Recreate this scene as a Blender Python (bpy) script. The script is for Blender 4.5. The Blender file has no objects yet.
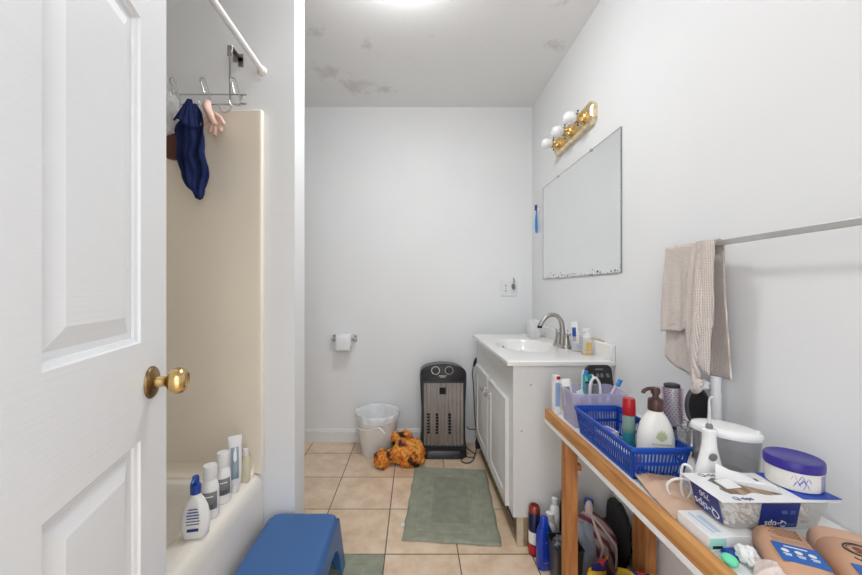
import bpy, bmesh, math, random
from math import sin, cos, pi, radians
from mathutils import Vector, Matrix, noise

# ------------------------------------------------------------------ camera, world, exposure
S = bpy.context.scene
COL = S.collection
cam = bpy.data.objects.new('camera', bpy.data.cameras.new('camera')); COL.objects.link(cam)
cam.location = (0, 0, 1.11); cam.rotation_euler = (pi/2, 0, 0)
cam.data.sensor_width = 36; cam.data.lens = 356*36/862
cam.data.shift_x = 16/862; cam.data.shift_y = 2.5/862
cam.data.clip_start = .01
S.camera = cam
S.view_settings.view_transform = 'Standard'; S.view_settings.look = 'None'
S.view_settings.gamma = 1; S.view_settings.use_curve_mapping = False
S.view_settings.exposure = 0.76
W = bpy.data.worlds.new('world'); S.world = W; W.use_nodes = True
W.node_tree.nodes['Background'].inputs[0].default_value = (.93, .96, 1, 1)
W.node_tree.nodes['Background'].inputs[1].default_value = 1.35
FILL_POWER = 6; DOME = 31
la = bpy.data.lights.new('fill_light', 'AREA'); la.shape = 'DISK'; la.size = .9; la.energy = FILL_POWER; la.color = (.97, .98, 1)  # unseen fill light, added behind the camera to brighten surfaces facing the doorway
lo = bpy.data.objects.new('fill_light', la); COL.objects.link(lo); lo.location = (.1, -1.0, 2.1)
lo.rotation_euler = (radians(58), 0, 0)

# ------------------------------------------------------------------ helpers
random.seed(4)
class G:
    def __init__(s): s.v = []; s.f = []; s.M = Matrix()
    def add(s, vs, fs):
        b = len(s.v); s.v += [tuple(s.M @ Vector(p)) for p in vs]; s.f += [tuple(b+i for i in f) for f in fs]; return s
    def box(s, x0, x1, y0, y1, z0, z1):
        return s.add([(x0,y0,z0),(x1,y0,z0),(x1,y1,z0),(x0,y1,z0),(x0,y0,z1),(x1,y0,z1),(x1,y1,z1),(x0,y1,z1)],
              [(3,2,1,0),(4,5,6,7),(0,1,5,4),(1,2,6,5),(2,3,7,6),(3,0,4,7)])
    def loft(s, rings, c0=True, c1=True, closed=True):
        n = len(rings[0]); vs = [p for r in rings for p in r]; fs = []
        for i in range(len(rings)-1):
            for j in range(n if closed else n-1):
                k = (j+1) % n
                fs.append((i*n+j, i*n+k, (i+1)*n+k, (i+1)*n+j))
        if c0: fs.append(tuple(reversed(range(n))))
        if c1: fs.append(tuple((len(rings)-1)*n+j for j in range(n)))
        return s.add(vs, fs)
    def lathe(s, prof, n=28, c=(0,0,0), sy=1, c0=True, c1=True):
        return s.loft([[(c[0]+r*cos(2*pi*j/n), c[1]+sy*r*sin(2*pi*j/n), c[2]+z) for j in range(n)] for r, z in prof], c0, c1)
    def tube(s, pts, r, n=8, smooth=True, closed=False, sub=5, ry=None):
        P = [Vector(p) for p in pts]
        R = r if isinstance(r, (list, tuple)) else [r]*len(P)
        if smooth and len(P) > 2:
            Q = []; RR = []; m = len(P)
            rng = range(m if closed else m-1)
            for i in rng:
                p0 = P[(i-1) % m] if (closed or i > 0) else P[i]; p1 = P[i]; p2 = P[(i+1) % m]
                p3 = P[(i+2) % m] if (closed or i+2 < m) else p2
                for k in range(sub):
                    t = k/sub
                    Q.append(.5*((2*p1)+(-p0+p2)*t+(2*p0-5*p1+4*p2-p3)*t*t+(-p0+3*p1-3*p2+p3)*t**3))
                    RR.append(R[i]*(1-t)+R[(i+1) % m]*t)
            if not closed: Q.append(P[-1]); RR.append(R[-1])
            P, R = Q, RR
        rings = []; up = None
        for i, p in enumerate(P):
            a = P[i-1] if (i > 0 or closed) else p; b = P[(i+1) % len(P)] if (i < len(P)-1 or closed) else p
            t = (b-a)
            if t.length < 1e-9: t = Vector((0,0,1))
            t.normalize()
            if up is None: up = Vector((0,0,1)) if abs(t.z) < .9 else Vector((1,0,0))
            u = up - t*up.dot(t)
            if u.length < 1e-6: u = t.orthogonal()
            u.normalize(); w = t.cross(u); up = u
            ryy = R[i] if ry is None else ry
            rings.append([tuple(p+u*(ryy*cos(2*pi*j/n))+w*(R[i]*sin(2*pi*j/n))) for j in range(n)])
        if closed: rings.append(rings[0])
        return s.loft(rings, not closed, not closed)
    def ball(s, c, r, n=16, sc=(1,1,1), d=None):
        rings = []
        for i in range(1, n):
            a = pi*i/n
            rings.append([(sin(a)*cos(2*pi*j/(2*n)), sin(a)*sin(2*pi*j/(2*n)), -cos(a)) for j in range(2*n)])
        out = []
        for rg in rings:
            q = []
            for p in rg:
                p = Vector(p); k = r if d is None else r*d(p)
                q.append((c[0]+p.x*k*sc[0], c[1]+p.y*k*sc[1], c[2]+p.z*k*sc[2]))
            out.append(q)
        return s.loft(out)
    def prism(s, poly, z0, z1):
        return s.loft([[(x, y, z0) for x, y in poly], [(x, y, z1) for x, y in poly]])
    def grid(s, f, nu, nv):
        vs = [tuple(f(i/nu, j/nv)) for j in range(nv+1) for i in range(nu+1)]
        fs = [(j*(nu+1)+i, j*(nu+1)+i+1, (j+1)*(nu+1)+i+1, (j+1)*(nu+1)+i) for j in range(nv) for i in range(nu)]
        return s.add(vs, fs)

def rr(cx, cy, z, hx, hy, rad, n=5):          # rounded rectangle ring
    rad = min(rad, hx*.999, hy*.999); out = []
    for k, (sx, sy) in enumerate(((1,1),(-1,1),(-1,-1),(1,-1))):
        for i in range(n+1):
            a = pi/2*(k+i/n)
            out.append((cx+sx*(hx-rad)+rad*cos(a), cy+sy*(hy-rad)+rad*sin(a), z))
    return out

def obj(name, g, m, parent=None, loc=(0,0,0), rz=0, bevel=0, smooth=True, ang=38, solid=0, sub=0, M=None, bseg=2):
    me = bpy.data.meshes.new(name); me.from_pydata(g.v, [], g.f); me.update()
    bm = bmesh.new(); bm.from_mesh(me); bmesh.ops.remove_doubles(bm, verts=bm.verts, dist=1e-6)
    bmesh.ops.recalc_face_normals(bm, faces=bm.faces); bm.to_mesh(me); bm.free()
    if smooth:
        me.shade_smooth(); me.set_sharp_from_angle(angle=radians(ang))
    me.materials.append(m)
    o = bpy.data.objects.new(name, me); COL.objects.link(o)
    if M is not None: o.matrix_local = M
    else: o.location = loc; o.rotation_euler = (0, 0, rz)
    if parent: o.parent = parent
    if solid:
        q = o.modifiers.new('solid', 'SOLIDIFY'); q.thickness = solid; q.offset = 0
    if sub:
        q = o.modifiers.new('sub', 'SUBSURF'); q.levels = sub; q.render_levels = sub
    if bevel:
        q = o.modifiers.new('bevel', 'BEVEL'); q.width = bevel; q.segments = bseg; q.limit_method = 'ANGLE'; q.angle_limit = radians(35)
    return o
def thing(name, label, cat, loc=(0,0,0), rot=(0,0,0), group=None):
    o = bpy.data.objects.new(name, None); COL.objects.link(o); o.empty_display_size = .05
    o.location = loc; o.rotation_euler = rot; return tag(o, label, cat, group)
def tag(o, label, cat, group=None):
    o['label'] = label; o['category'] = cat
    if group: o['group'] = group
    return o
def struct(name, g, m, **k):
    o = obj(name, g, m, **k); o['kind'] = 'structure'; return o
def dup(root, loc, rot, label, group=None):
    r = root.copy(); COL.objects.link(r); r.location = loc; r.rotation_euler = rot; r['label'] = label
    if group: r['group'] = group
    for ch in list(root.children):
        c = ch.copy(); COL.objects.link(c); c.parent = r
        for g2 in ch.children:
            d = g2.copy(); COL.objects.link(d); d.parent = c
    return r
def text(name, body, size, m, parent, M, ext=.0002):
    cu = bpy.data.curves.new(name, 'FONT'); cu.body = body; cu.size = size; cu.extrude = ext; cu.align_x = 'CENTER'; cu.align_y = 'CENTER'
    t = bpy.data.objects.new(name, cu); COL.objects.link(t)
    bpy.context.view_layer.update()
    me = bpy.data.meshes.new_from_object(t.evaluated_get(bpy.context.evaluated_depsgraph_get()))
    bpy.data.objects.remove(t); me.materials.clear(); me.materials.append(m)
    o = bpy.data.objects.new(name, me); COL.objects.link(o); o.parent = parent; o.matrix_local = M; return o
def frame(o, x, y):        # matrix with local x, y axes at point o
    x = Vector(x).normalized(); y = Vector(y); y = (y-x*y.dot(x)).normalized(); z = x.cross(y)
    M = Matrix((x, y, z)).transposed().to_4x4(); M.translation = Vector(o); return M

# ------------------------------------------------------------------ materials
def mat(name, col, rough=.5, metal=0, var=.04, scale=30, bump=0, bscale=200, trans=0, alpha=1, emit=0, spec=.5, coat=0, sss=0):
    m = bpy.data.materials.new(name); m.use_nodes = True; nt = m.node_tree; N = nt.nodes; L = nt.links
    b = N['Principled BSDF']; b.inputs['Roughness'].default_value = rough; b.inputs['Metallic'].default_value = metal
    b.inputs['Specular IOR Level'].default_value = spec; b.inputs['Coat Weight'].default_value = coat
    if trans: b.inputs['Transmission Weight'].default_value = trans
    if sss: b.inputs['Subsurface Weight'].default_value = sss; b.inputs['Subsurface Scale'].default_value = .01
    tc = N.new('ShaderNodeTexCoord')
    nz = N.new('ShaderNodeTexNoise'); nz.inputs['Scale'].default_value = scale; nz.inputs['Detail'].default_value = 4
    L.new(tc.outputs['Object'], nz.inputs['Vector'])
    mr = N.new('ShaderNodeMapRange'); mr.inputs['From Min'].default_value = .3; mr.inputs['From Max'].default_value = .7
    mr.inputs['To Min'].default_value = 1-var; mr.inputs['To Max'].default_value = 1+var
    L.new(nz.outputs['Fac'], mr.inputs['Value'])
    mx = N.new('ShaderNodeVectorMath'); mx.operation = 'SCALE'; mx.inputs[0].default_value = col[:3]
    L.new(mr.outputs[0], mx.inputs['Scale']); L.new(mx.outputs[0], b.inputs['Base Color'])
    if bump:
        n2 = N.new('ShaderNodeTexNoise'); n2.inputs['Scale'].default_value = bscale; n2.inputs['Detail'].default_value = 3
        L.new(tc.outputs['Object'], n2.inputs['Vector'])
        bp = N.new('ShaderNodeBump'); bp.inputs['Strength'].default_value = bump; bp.inputs['Distance'].default_value = .002
        L.new(n2.outputs['Fac'], bp.inputs['Height']); L.new(bp.outputs[0], b.inputs['Normal'])
    if emit:
        b.inputs['Emission Color'].default_value = (*col[:3], 1); b.inputs['Emission Strength'].default_value = emit
    if alpha < 1:
        tr = N.new('ShaderNodeBsdfTransparent'); ms = N.new('ShaderNodeMixShader'); ms.inputs[0].default_value = alpha
        L.new(tr.outputs[0], ms.inputs[1]); L.new(b.outputs[0], ms.inputs[2])
        L.new(ms.outputs[0], N['Material Output'].inputs['Surface'])
    m['b'] = 1
    return m
def nodes(m): return m.node_tree.nodes, m.node_tree.links, m.node_tree.nodes['Principled BSDF']
def ramp(N, stops):
    r = N.new('ShaderNodeValToRGB'); e = r.color_ramp.elements
    while len(e) < len(stops): e.new(.5)
    for i, (p, c) in enumerate(stops): e[i].position = p; e[i].color = (*c, 1) if len(c) == 3 else c
    return r

def srgb(r, g, b):
    f = lambda c: (c/255/12.92) if c/255 <= .04045 else ((c/255+.055)/1.055)**2.4
    return (f(r), f(g), f(b))

M_wall = mat('wall_paint', (.84,.845,.85), .55, var=.012, scale=3, bump=.12, bscale=60)
M_white = mat('white_paint', (.82,.82,.83), .35, var=.01)
# ceiling with patchy mould and peeling
def ceiling_mat():
    m = mat('ceiling_paint', (.89,.89,.88), .7, var=.012, scale=2, bump=.1, bscale=50); N, L, b = nodes(m)
    base = b.inputs['Base Color'].links[0].from_socket
    tc = [n for n in N if n.type == 'TEX_COORD'][0]
    n1 = N.new('ShaderNodeTexNoise'); n1.inputs['Scale'].default_value = 14; n1.inputs['Detail'].default_value = 8; n1.inputs['Roughness'].default_value = .7
    L.new(tc.outputs['Object'], n1.inputs['Vector'])
    total = None
    for x, y, r, k in ((-.40,2.33,.16,1), (-.55,2.2,.13,.8), (-.52,1.85,.13,.6), (-.2,2.36,.1,.7), (-.25,1.95,.08,.5), (.78,1.95,.09,.8), (.70,1.65,.1,.7), (0,1.8,.12,.35)):
        d = N.new('ShaderNodeVectorMath'); d.operation = 'DISTANCE'; d.inputs[1].default_value = (x, y, 2.45)
        L.new(tc.outputs['Object'], d.inputs[0])
        q = N.new('ShaderNodeMapRange'); q.inputs['From Min'].default_value = 0; q.inputs['From Max'].default_value = r*1.25
        q.inputs['To Min'].default_value = k; q.inputs['To Max'].default_value = 0
        L.new(d.outputs['Value'], q.inputs['Value'])
        if total is None: total = q.outputs[0]
        else:
            a = N.new('ShaderNodeMath'); a.operation = 'MAXIMUM'; L.new(total, a.inputs[0]); L.new(q.outputs[0], a.inputs[1]); total = a.outputs[0]
    mm = N.new('ShaderNodeMath'); mm.operation = 'MULTIPLY_ADD'; mm.inputs[1].default_value = .34; mm.inputs[2].default_value = 0
    L.new(total, mm.inputs[0])
    sm = N.new('ShaderNodeMath'); sm.operation = 'ADD'; L.new(mm.outputs[0], sm.inputs[0]); L.new(n1.outputs['Fac'], sm.inputs[1])
    st = N.new('ShaderNodeMapRange'); st.inputs['From Min'].default_value = .64; st.inputs['From Max'].default_value = .80; st.inputs['To Max'].default_value = .3
    L.new(sm.outputs[0], st.inputs['Value'])
    mx = N.new('ShaderNodeMix'); mx.data_type = 'RGBA'
    L.new(st.outputs[0], mx.inputs['Factor']); L.new(base, mx.inputs['A']); mx.inputs['B'].default_value = (.36,.34,.31,1)
    L.new(mx.outputs['Result'], b.inputs['Base Color']); return m
M_ceil = ceiling_mat()
def tile_mat():
    m = mat('floor_tile', (.5,.4,.3), .32); N, L, b = nodes(m)
    tc = [n for n in N if n.type == 'TEX_COORD'][0]
    mp = N.new('ShaderNodeMapping'); mp.inputs['Location'].default_value = (.434+.308*10, -1.496+.308*20, 0)
    L.new(tc.outputs['Object'], mp.inputs['Vector'])
    br = N.new('ShaderNodeTexBrick'); br.offset = 0; br.squash = 1; br.inputs['Scale'].default_value = 1
    br.inputs['Brick Width'].default_value = .308; br.inputs['Row Height'].default_value = .308
    br.inputs['Mortar Size'].default_value = .0026; br.inputs['Mortar Smooth'].default_value = .15
    br.inputs['Color1'].default_value = (1,1,1,1); br.inputs['Color2'].default_value = (.9,.89,.88,1); br.inputs['Bias'].default_value = 0
    L.new(mp.outputs[0], br.inputs['Vector'])
    n1 = N.new('ShaderNodeTexNoise'); n1.inputs['Scale'].default_value = 9; n1.inputs['Detail'].default_value = 8; n1.inputs['Roughness'].default_value = .65
    L.new(tc.outputs['Object'], n1.inputs['Vector'])
    r = ramp(N, [(.3, srgb(212,182,150)), (.5, srgb(230,204,175)), (.72, srgb(243,224,200))])
    L.new(n1.outputs['Fac'], r.inputs[0])
    mu = N.new('ShaderNodeMix'); mu.data_type = 'RGBA'; mu.blend_type = 'MULTIPLY'; mu.inputs['Factor'].default_value = 1
    L.new(r.outputs[0], mu.inputs['A']); L.new(br.outputs['Color'], mu.inputs['B'])
    mo = N.new('ShaderNodeMix'); mo.data_type = 'RGBA'; L.new(br.outputs['Fac'], mo.inputs['Factor'])
    L.new(mu.outputs['Result'], mo.inputs['A']); mo.inputs['B'].default_value = (*srgb(92,76,64), 1)
    L.new(mo.outputs['Result'], b.inputs['Base Color'])
    bp = N.new('ShaderNodeBump'); bp.invert = True; bp.inputs['Strength'].default_value = .5; bp.inputs['Distance'].default_value = .002
    L.new(br.outputs['Fac'], bp.inputs['Height']); L.new(bp.outputs[0], b.inputs['Normal']); return m
M_tile = tile_mat()
def wood_mat(name, c0, c1, axis=1, scale=6):
    m = mat(name, c0, .6); N, L, b = nodes(m); tc = [n for n in N if n.type == 'TEX_COORD'][0]
    mp = N.new('ShaderNodeMapping'); sc = [scale*9]*3; sc[axis] = scale; mp.inputs['Scale'].default_value = sc
    L.new(tc.outputs['Object'], mp.inputs['Vector'])
    n1 = N.new('ShaderNodeTexNoise'); n1.inputs['Scale'].default_value = 1; n1.inputs['Detail'].default_value = 6; n1.inputs['Distortion'].default_value = .6
    L.new(mp.outputs[0], n1.inputs['Vector']); r = ramp(N, [(.3, c1), (.65, c0)]); L.new(n1.outputs['Fac'], r.inputs[0])
    L.new(r.outputs[0], b.inputs['Base Color'])
    bp = N.new('ShaderNodeBump'); bp.inputs['Strength'].default_value = .2; bp.inputs['Distance'].default_value = .001
    L.new(n1.outputs['Fac'], bp.inputs['Height']); L.new(bp.outputs[0], b.inputs['Normal']); return m
M_wood = wood_mat('pine_wood', srgb(206,150,88), srgb(168,108,54))
M_woodz = wood_mat('pine_wood_upright', srgb(190,130,74), srgb(150,94,48), axis=2)
def cloth_mat(name, col, wave=0, bump=.6, bscale=400, rough=.9, var=.08):
    m = mat(name, col, rough, var=var, scale=18, bump=bump, bscale=bscale, spec=.2)
    if wave:
        N, L, b = nodes(m); tc = [n for n in N if n.type == 'TEX_COORD'][0]
        out = None
        for ax in ('Y', 'Z'):
            w = N.new('ShaderNodeTexWave'); w.bands_direction = ax; w.inputs['Scale'].default_value = wave; w.inputs['Distortion'].default_value = .6
            L.new(tc.outputs['Object'], w.inputs['Vector'])
            if out is None: out = w.outputs['Fac']
            else:
                a = N.new('ShaderNodeMath'); a.operation = 'MULTIPLY'; L.new(out, a.inputs[0]); L.new(w.outputs['Fac'], a.inputs[1]); out = a.outputs[0]
        bp = [n for n in N if n.type == 'BUMP'][0]; L.new(out, bp.inputs['Height']); bp.inputs['Distance'].default_value = .003; bp.invert = True
        bp.inputs['Strength'].default_value = 1
        base = b.inputs['Base Color'].links[0].from_socket
        mr = N.new('ShaderNodeMapRange'); L.new(out, mr.inputs['Value']); mr.inputs['To Min'].default_value = 1; mr.inputs['To Max'].default_value = .86
        v = N.new('ShaderNodeVectorMath'); v.operation = 'SCALE'; L.new(base, v.inputs[0]); L.new(mr.outputs[0], v.inputs['Scale']); L.new(v.outputs[0], b.inputs['Base Color'])
    return m
M_door = mat('door_paint', (.80,.81,.82), .38, var=.008, bump=.0)
def door_grain():
    N, L, b = nodes(M_door); tc = [n for n in N if n.type == 'TEX_COORD'][0]
    mp = N.new('ShaderNodeMapping'); mp.inputs['Scale'].default_value = (4, 4, 150); L.new(tc.outputs['Object'], mp.inputs['Vector'])
    n = N.new('ShaderNodeTexNoise'); n.inputs['Scale'].default_value = 1; n.inputs['Detail'].default_value = 3; L.new(mp.outputs[0], n.inputs['Vector'])
    bp = N.new('ShaderNodeBump'); bp.inputs['Strength'].default_value = .22; bp.inputs['Distance'].default_value = .0015
    L.new(n.outputs['Fac'], bp.inputs['Height']); L.new(bp.outputs[0], b.inputs['Normal'])
door_grain()
M_tub = mat('tub_acrylic', srgb(240,234,224), .22, var=.01)
M_surr = mat('surround_acrylic', srgb(246,236,219), .28, var=.015, scale=4)
M_chrome = mat('chrome', (.62,.62,.63), .25, 1, var=.02)
M_nickel = mat('brushed_nickel', (.42,.40,.38), .28, 1, var=.05)
M_alu = mat('aluminium_bar', (.62,.61,.60), .38, .8, var=.03)
M_brass = mat('aged_brass', (.72,.50,.22), .25, 1, var=.25, scale=25)
M_brasst = mat('tarnished_brass', (.24,.16,.075), .4, 1, var=.5, scale=60)
M_brassl = mat('light_brass', (.80,.68,.45), .28, 1, var=.25, scale=70)
M_gloss = mat('white_glossy', (.86,.86,.85), .15, var=.01)
M_plast = mat('white_plastic', (.82,.82,.82), .3, var=.01)
M_marble = mat('cultured_marble', (.86,.85,.83), .12, var=.01)
M_cab = mat('cabinet_laminate', srgb(222,222,220), .4, var=.01)
M_toe = mat('worn_particle_board', srgb(150,130,104), .7, var=.25, scale=40)
M_black = mat('black_plastic', (.022,.022,.025), .35, var=.1)
M_bsoft = mat('black_soft', (.015,.015,.017), .8, var=.2)
M_dark = mat('dark_slot', (.008,.008,.008), .8)
M_mirror = mat('mirror_glass', (.86,.89,.88), .02, 1, var=.004, scale=2)
M_steel = mat('grille_metal', (.50,.47,.45), .38, .85, var=.12, scale=8)
M_blue = mat('stool_blue', srgb(56,102,160), .38, var=.03, scale=6, bump=.1, bscale=300)
M_basket = mat('basket_blue', srgb(14,74,176), .3, var=.03)
M_capblue = mat('cap_blue', srgb(22,70,160), .3)
M_navy = mat('label_navy', srgb(28,46,120), .4)
M_ink = mat('ink_blue', srgb(60,90,150), .5)
M_grey = mat('label_grey', srgb(120,120,122), .5)
M_red = mat('cap_red', srgb(178,22,34), .3)
M_brown = mat('pump_brown', srgb(74,48,40), .35)
M_cream = mat('lotion_white', srgb(236,233,226), .3, var=.01)
M_tan = mat('bottle_tan', srgb(206,160,128), .35, var=.02)
M_tan2 = mat('bottle_tan_cap', srgb(212,170,142), .35, var=.02)
M_kraft = mat('kraft_paper', srgb(205,172,148), .75, var=.03, scale=12, bump=.3, bscale=60)
M_purple = mat('jar_lid_purple', srgb(52,40,140), .3, var=.02)
M_violet = mat('violet_ink', srgb(120,110,190), .5)
M_lilac = mat('lilac_plastic', srgb(202,198,228), .2, alpha=.42, var=.02)
M_clear = mat('clear_plastic', (.85,.87,.88), .1, alpha=.28)
M_smoke = mat('smoky_plastic', (.40,.40,.42), .12, alpha=.32)
M_tray = mat('frosted_plastic', (.80,.78,.74), .25, alpha=.26)
M_liner = mat('bin_liner', (.84,.85,.86), .3, alpha=.9, bump=.6, bscale=60)
M_graybag = mat('thin_grey_bag', srgb(150,158,172), .3, alpha=.7, bump=.8, bscale=50, var=.1)
M_green = mat('mint_green', srgb(110,220,170), .4)
M_teal = mat('teal_print', srgb(40,140,150), .4)
M_leaf = mat('pale_green_print', srgb(186,196,150), .5)
M_yellow = mat('soap_yellow', srgb(226,190,90), .2, alpha=.85)
M_pinkc = cloth_mat('pale_pink_mesh', srgb(232,214,208), bump=1, bscale=250)
M_peach = cloth_mat('peach_cloth', srgb(232,196,180))
M_navyc = cloth_mat('navy_terry', srgb(34,46,92), bump=1, bscale=500, var=.2)
M_waffle = cloth_mat('waffle_towel', srgb(236,224,216), wave=75, var=.03)
M_cord = mat('cord_black', (.02,.02,.022), .5)

# ------------------------------------------------------------------ room
RX, BY, LX, CZ = .858, 2.607, -1.38, 2.45
struct('floor', G().box(LX-.1, RX+.1, -1.6, BY+.1, -.05, 0), M_tile, smooth=False)
struct('ceiling', G().box(LX-.1, RX+.1, -.12, BY+.1, CZ, CZ+.06), M_ceil, smooth=False)
struct('wall_right', G().box(RX, RX+.1, -.12, BY+.1, 0, CZ), M_wall, smooth=False)
struct('wall_back', G().box(LX-.1, RX, BY, BY+.1, 0, CZ), M_wall, smooth=False)
struct('wall_left', G().box(LX-.1, LX, -.12, BY, 0, CZ), M_wall, smooth=False)
struct('wall_partition', G().box(LX, -.482, 1.426, 1.552, 0, CZ), M_wall, smooth=False)
struct('wall_front', G().box(LX, -.31, -.12, -.03, 0, CZ).box(.5, RX, -.12, -.03, 0, CZ).box(-.31, .5, -.12, -.03, 2.06, CZ), M_wall, smooth=False)
g = G()
prof = [(0,0),(-.014,0),(-.014,.075),(-.010,.083),(-.010,.088),(-.005,.095),(0,.095)]
g.loft([[(x, BY+y, z) for y, z in prof] for x in (LX, RX)])
struct('baseboard_back', g, M_white, ang=20)
g = G().box(-.326,-.30,-.135,-.028,0,2.06).box(.49,.516,-.135,-.028,0,2.06).box(-.326,.516,-.135,-.028,2.04,2.075)
struct('trim_1', g, M_white, bevel=.003)

def panel_slab(w, h, t, panels, steps, g=None):
    """slab in the XZ plane, front towards -Y, with moulded panels [(x0,x1,z0,z1)]"""
    g = g or G()
    xs = sorted({0, w} | {a for p in panels for a in p[:2]}); zs = sorted({0, h} | {a for p in panels for a in p[2:]})
    inp = lambda x, z: any(p[0] < x < p[1] and p[2] < z < p[3] for p in panels)
    for i in range(len(xs)-1):
        for j in range(len(zs)-1):
            if not inp((xs[i]+xs[i+1])/2, (zs[j]+zs[j+1])/2):
                g.add([(xs[i],0,zs[j]),(xs[i+1],0,zs[j]),(xs[i+1],0,zs[j+1]),(xs[i],0,zs[j+1])], [(0,1,2,3)])
    for x0, x1, z0, z1 in panels:
        rings = [[(x0+d, y, z0+d), (x1-d, y, z0+d), (x1-d, y, z1-d), (x0+d, y, z1-d)] for d, y in [(0,0)]+steps]
        g.loft(rings, c0=False, c1=True)
    g.add([(0,0,0),(w,0,0),(w,0,h),(0,0,h),(0,t,0),(w,t,0),(w,t,h),(0,t,h)], [(5,4,7,6),(4,0,3,7),(1,5,6,2),(3,2,6,7),(4,5,1,0)])
    return g
# the open six-panel door
W_ = .77
px = [(.115,.347), (.429,.660)]; pz = [(.22,.843), (1.011,1.572), (1.68,1.91)]
steps = [(.002,.004), (.008,.0065), (.009,.0105), (.019,.0115), (.046,.0035)]
D = Vector((-.2706,.9627,0))
door = struct('door_1', panel_slab(W_, 2.02, .035, [(a,b,c,d) for a,b in px for c,d in pz], steps), M_door,
              loc=(-.503-.77*D.x, .72-.77*D.y, .008), rz=radians(105.7), ang=12)
knob_M = Matrix.Translation((.700, 0, .933)) @ Matrix.Rotation(radians(90), 4, 'X') @ Matrix.Scale(.9, 4)
kn = obj('door_knob', G().lathe([(.011,.004),(.0115,.012),(.0105,.02),(.0105,.027),(.013,.030),(.021,.034),(.0255,.041),(.0270,.049),(.0255,.057),(.021,.063),(.0165,.0655),(.016,.0645),(0,.0635)], 40), M_brass, door, M=knob_M, ang=60)
obj('rosette', G().lathe([(.0325,0),(.0325,.0025),(.029,.0065),(.021,.0085),(.016,.010),(.012,.0105)], 40), M_brasst, kn, ang=50)
kb = obj('door_knob', G().lathe([(.0325,0),(.0325,.0025),(.021,.0085),(.0105,.011),(.0105,.027),(.021,.034),(.0270,.049),(.021,.063),(0,.0635)], 32), M_brass, door,
         M=Matrix.Translation((.700, .035, .925)) @ Matrix.Rotation(radians(-90), 4, 'X'), ang=60)
for z in (.2, 1.0, 1.8):
    obj('hinge', G().lathe([(.006,-.045),(.006,.045)], 10, c=(-.004,.04,z)).box(-.002,0,.002,.035,z-.04,z+.04), M_brasst, door)

# ------------------------------------------------------------------ ceiling light
t = thing('ceiling_light', 'round flush ceiling light glowing at the top edge of the picture', 'ceiling light', (-.04,1.41,CZ))
obj('fixture_rim', G().lathe([(.10,0),(.155,0),(.158,-.008),(.155,-.02),(.146,-.022),(.10,-.022)], 48), M_white, t)
M_dome = mat('lit_dome', (.975,.985,1), .4, emit=DOME)
obj('diffuser', G().lathe([(.145,-.014),(.143,-.030),(.130,-.048),(.105,-.064),(.07,-.075),(.03,-.081),(0,-.082)], 48), M_dome, t)

# ------------------------------------------------------------------ bathtub and surround
def rect(x0, x1, y0, y1, z, rad, n=6): return rr((x0+x1)/2, (y0+y1)/2, z, (x1-x0)/2, (y1-y0)/2, rad, n)
X0, X1, Y0, Y1 = LX+.002, -.602, -.028, 1.423
g = G().loft([rect(X0,X1,Y0,Y1,0,.006), rect(X0,X1-.004,Y0,Y1,.33,.006), rect(X0,X1-.008,Y0,Y1,.358,.01), rect(X0,X1-.016,Y0,Y1,.374,.012), rect(X0,X1-.030,Y0+.01,Y1,.382,.02),
   rect(X0+.03,X1-.05,Y0+.04,Y1-.04,.384,.05), rect(X0+.055,X1-.10,Y0+.08,Y1-.065,.382,.10), rect(X0+.065,X1-.112,Y0+.09,Y1-.077,.372,.11), rect(X0+.075,X1-.125,Y0+.1,Y1-.085,.33,.12),
   rect(X0+.10,X1-.15,Y0+.14,Y1-.17,.14,.14), rect(X0+.14,X1-.19,Y0+.2,Y1-.23,.105,.14), rect(X0+.2,X1-.25,Y0+.3,Y1-.32,.10,.10)])
tub = obj('bathtub', g, M_tub, ang=50); tag(tub, 'off-white alcove bathtub with a rounded rim behind the open door', 'bathtub')
obj('drain', G().lathe([(.03,0),(.03,.003),(.024,.004),(0,.002)], 24, c=((X0+X1)/2, 1.05, .101)), M_chrome, tub)
g = G()
zt = 1.822
out = [(X1,1.402),(X1,1.425),(LX+.001,1.425),(LX+.001,-.029),(X1,-.029),(X1,-.006),(X1-.02,-.004),(LX+.09,-.004),(LX+.045,.004),(LX+.026,.04)]
inn = [(LX+.026,1.34),(LX+.045,1.385),(LX+.09,1.404),(X1-.03,1.404),(X1-.018,1.400)]
g.prism(out+inn, .3845, zt)
sur = obj('shower_surround', g, M_surr, bevel=.006, ang=45, bseg=3); tag(sur, 'beige moulded shower wall surround rising from the bathtub', 'shower surround')
obj('end_cove', G().loft([[(x, y, z) for y, z in ((1.4035,.3848),(1.4035,.428),(1.4015,.410),(1.396,.397),(1.385,.3875),(1.372,.3848))] for x in (X0+.03, X1-.03)]), M_surr, sur, ang=50)
# shower curtain rod
t = thing('shower_curtain_rod', 'white shower curtain rod high above the bathtub rim', 'curtain rod', (-.61,0,1.985))
obj('rod', G().tube([(0,-.028,0),(0,1.424,0)], .0115, 16, smooth=False), M_white, t)
for y, s in ((1.425,-1),(-.029,1)):
    obj('end_cap', G().loft([[(r*cos(a), y+s*d, r*sin(a)) for a in [2*pi*k/20 for k in range(20)]] for d, r in ((0,.018),(.010,.018),(.014,.0145),(.024,.0135))]), M_cream, t)
obj('rod_sleeve', G().tube([(0,.3,0),(0,.9,0)], .0128, 16, smooth=False), M_white, t)

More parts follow.
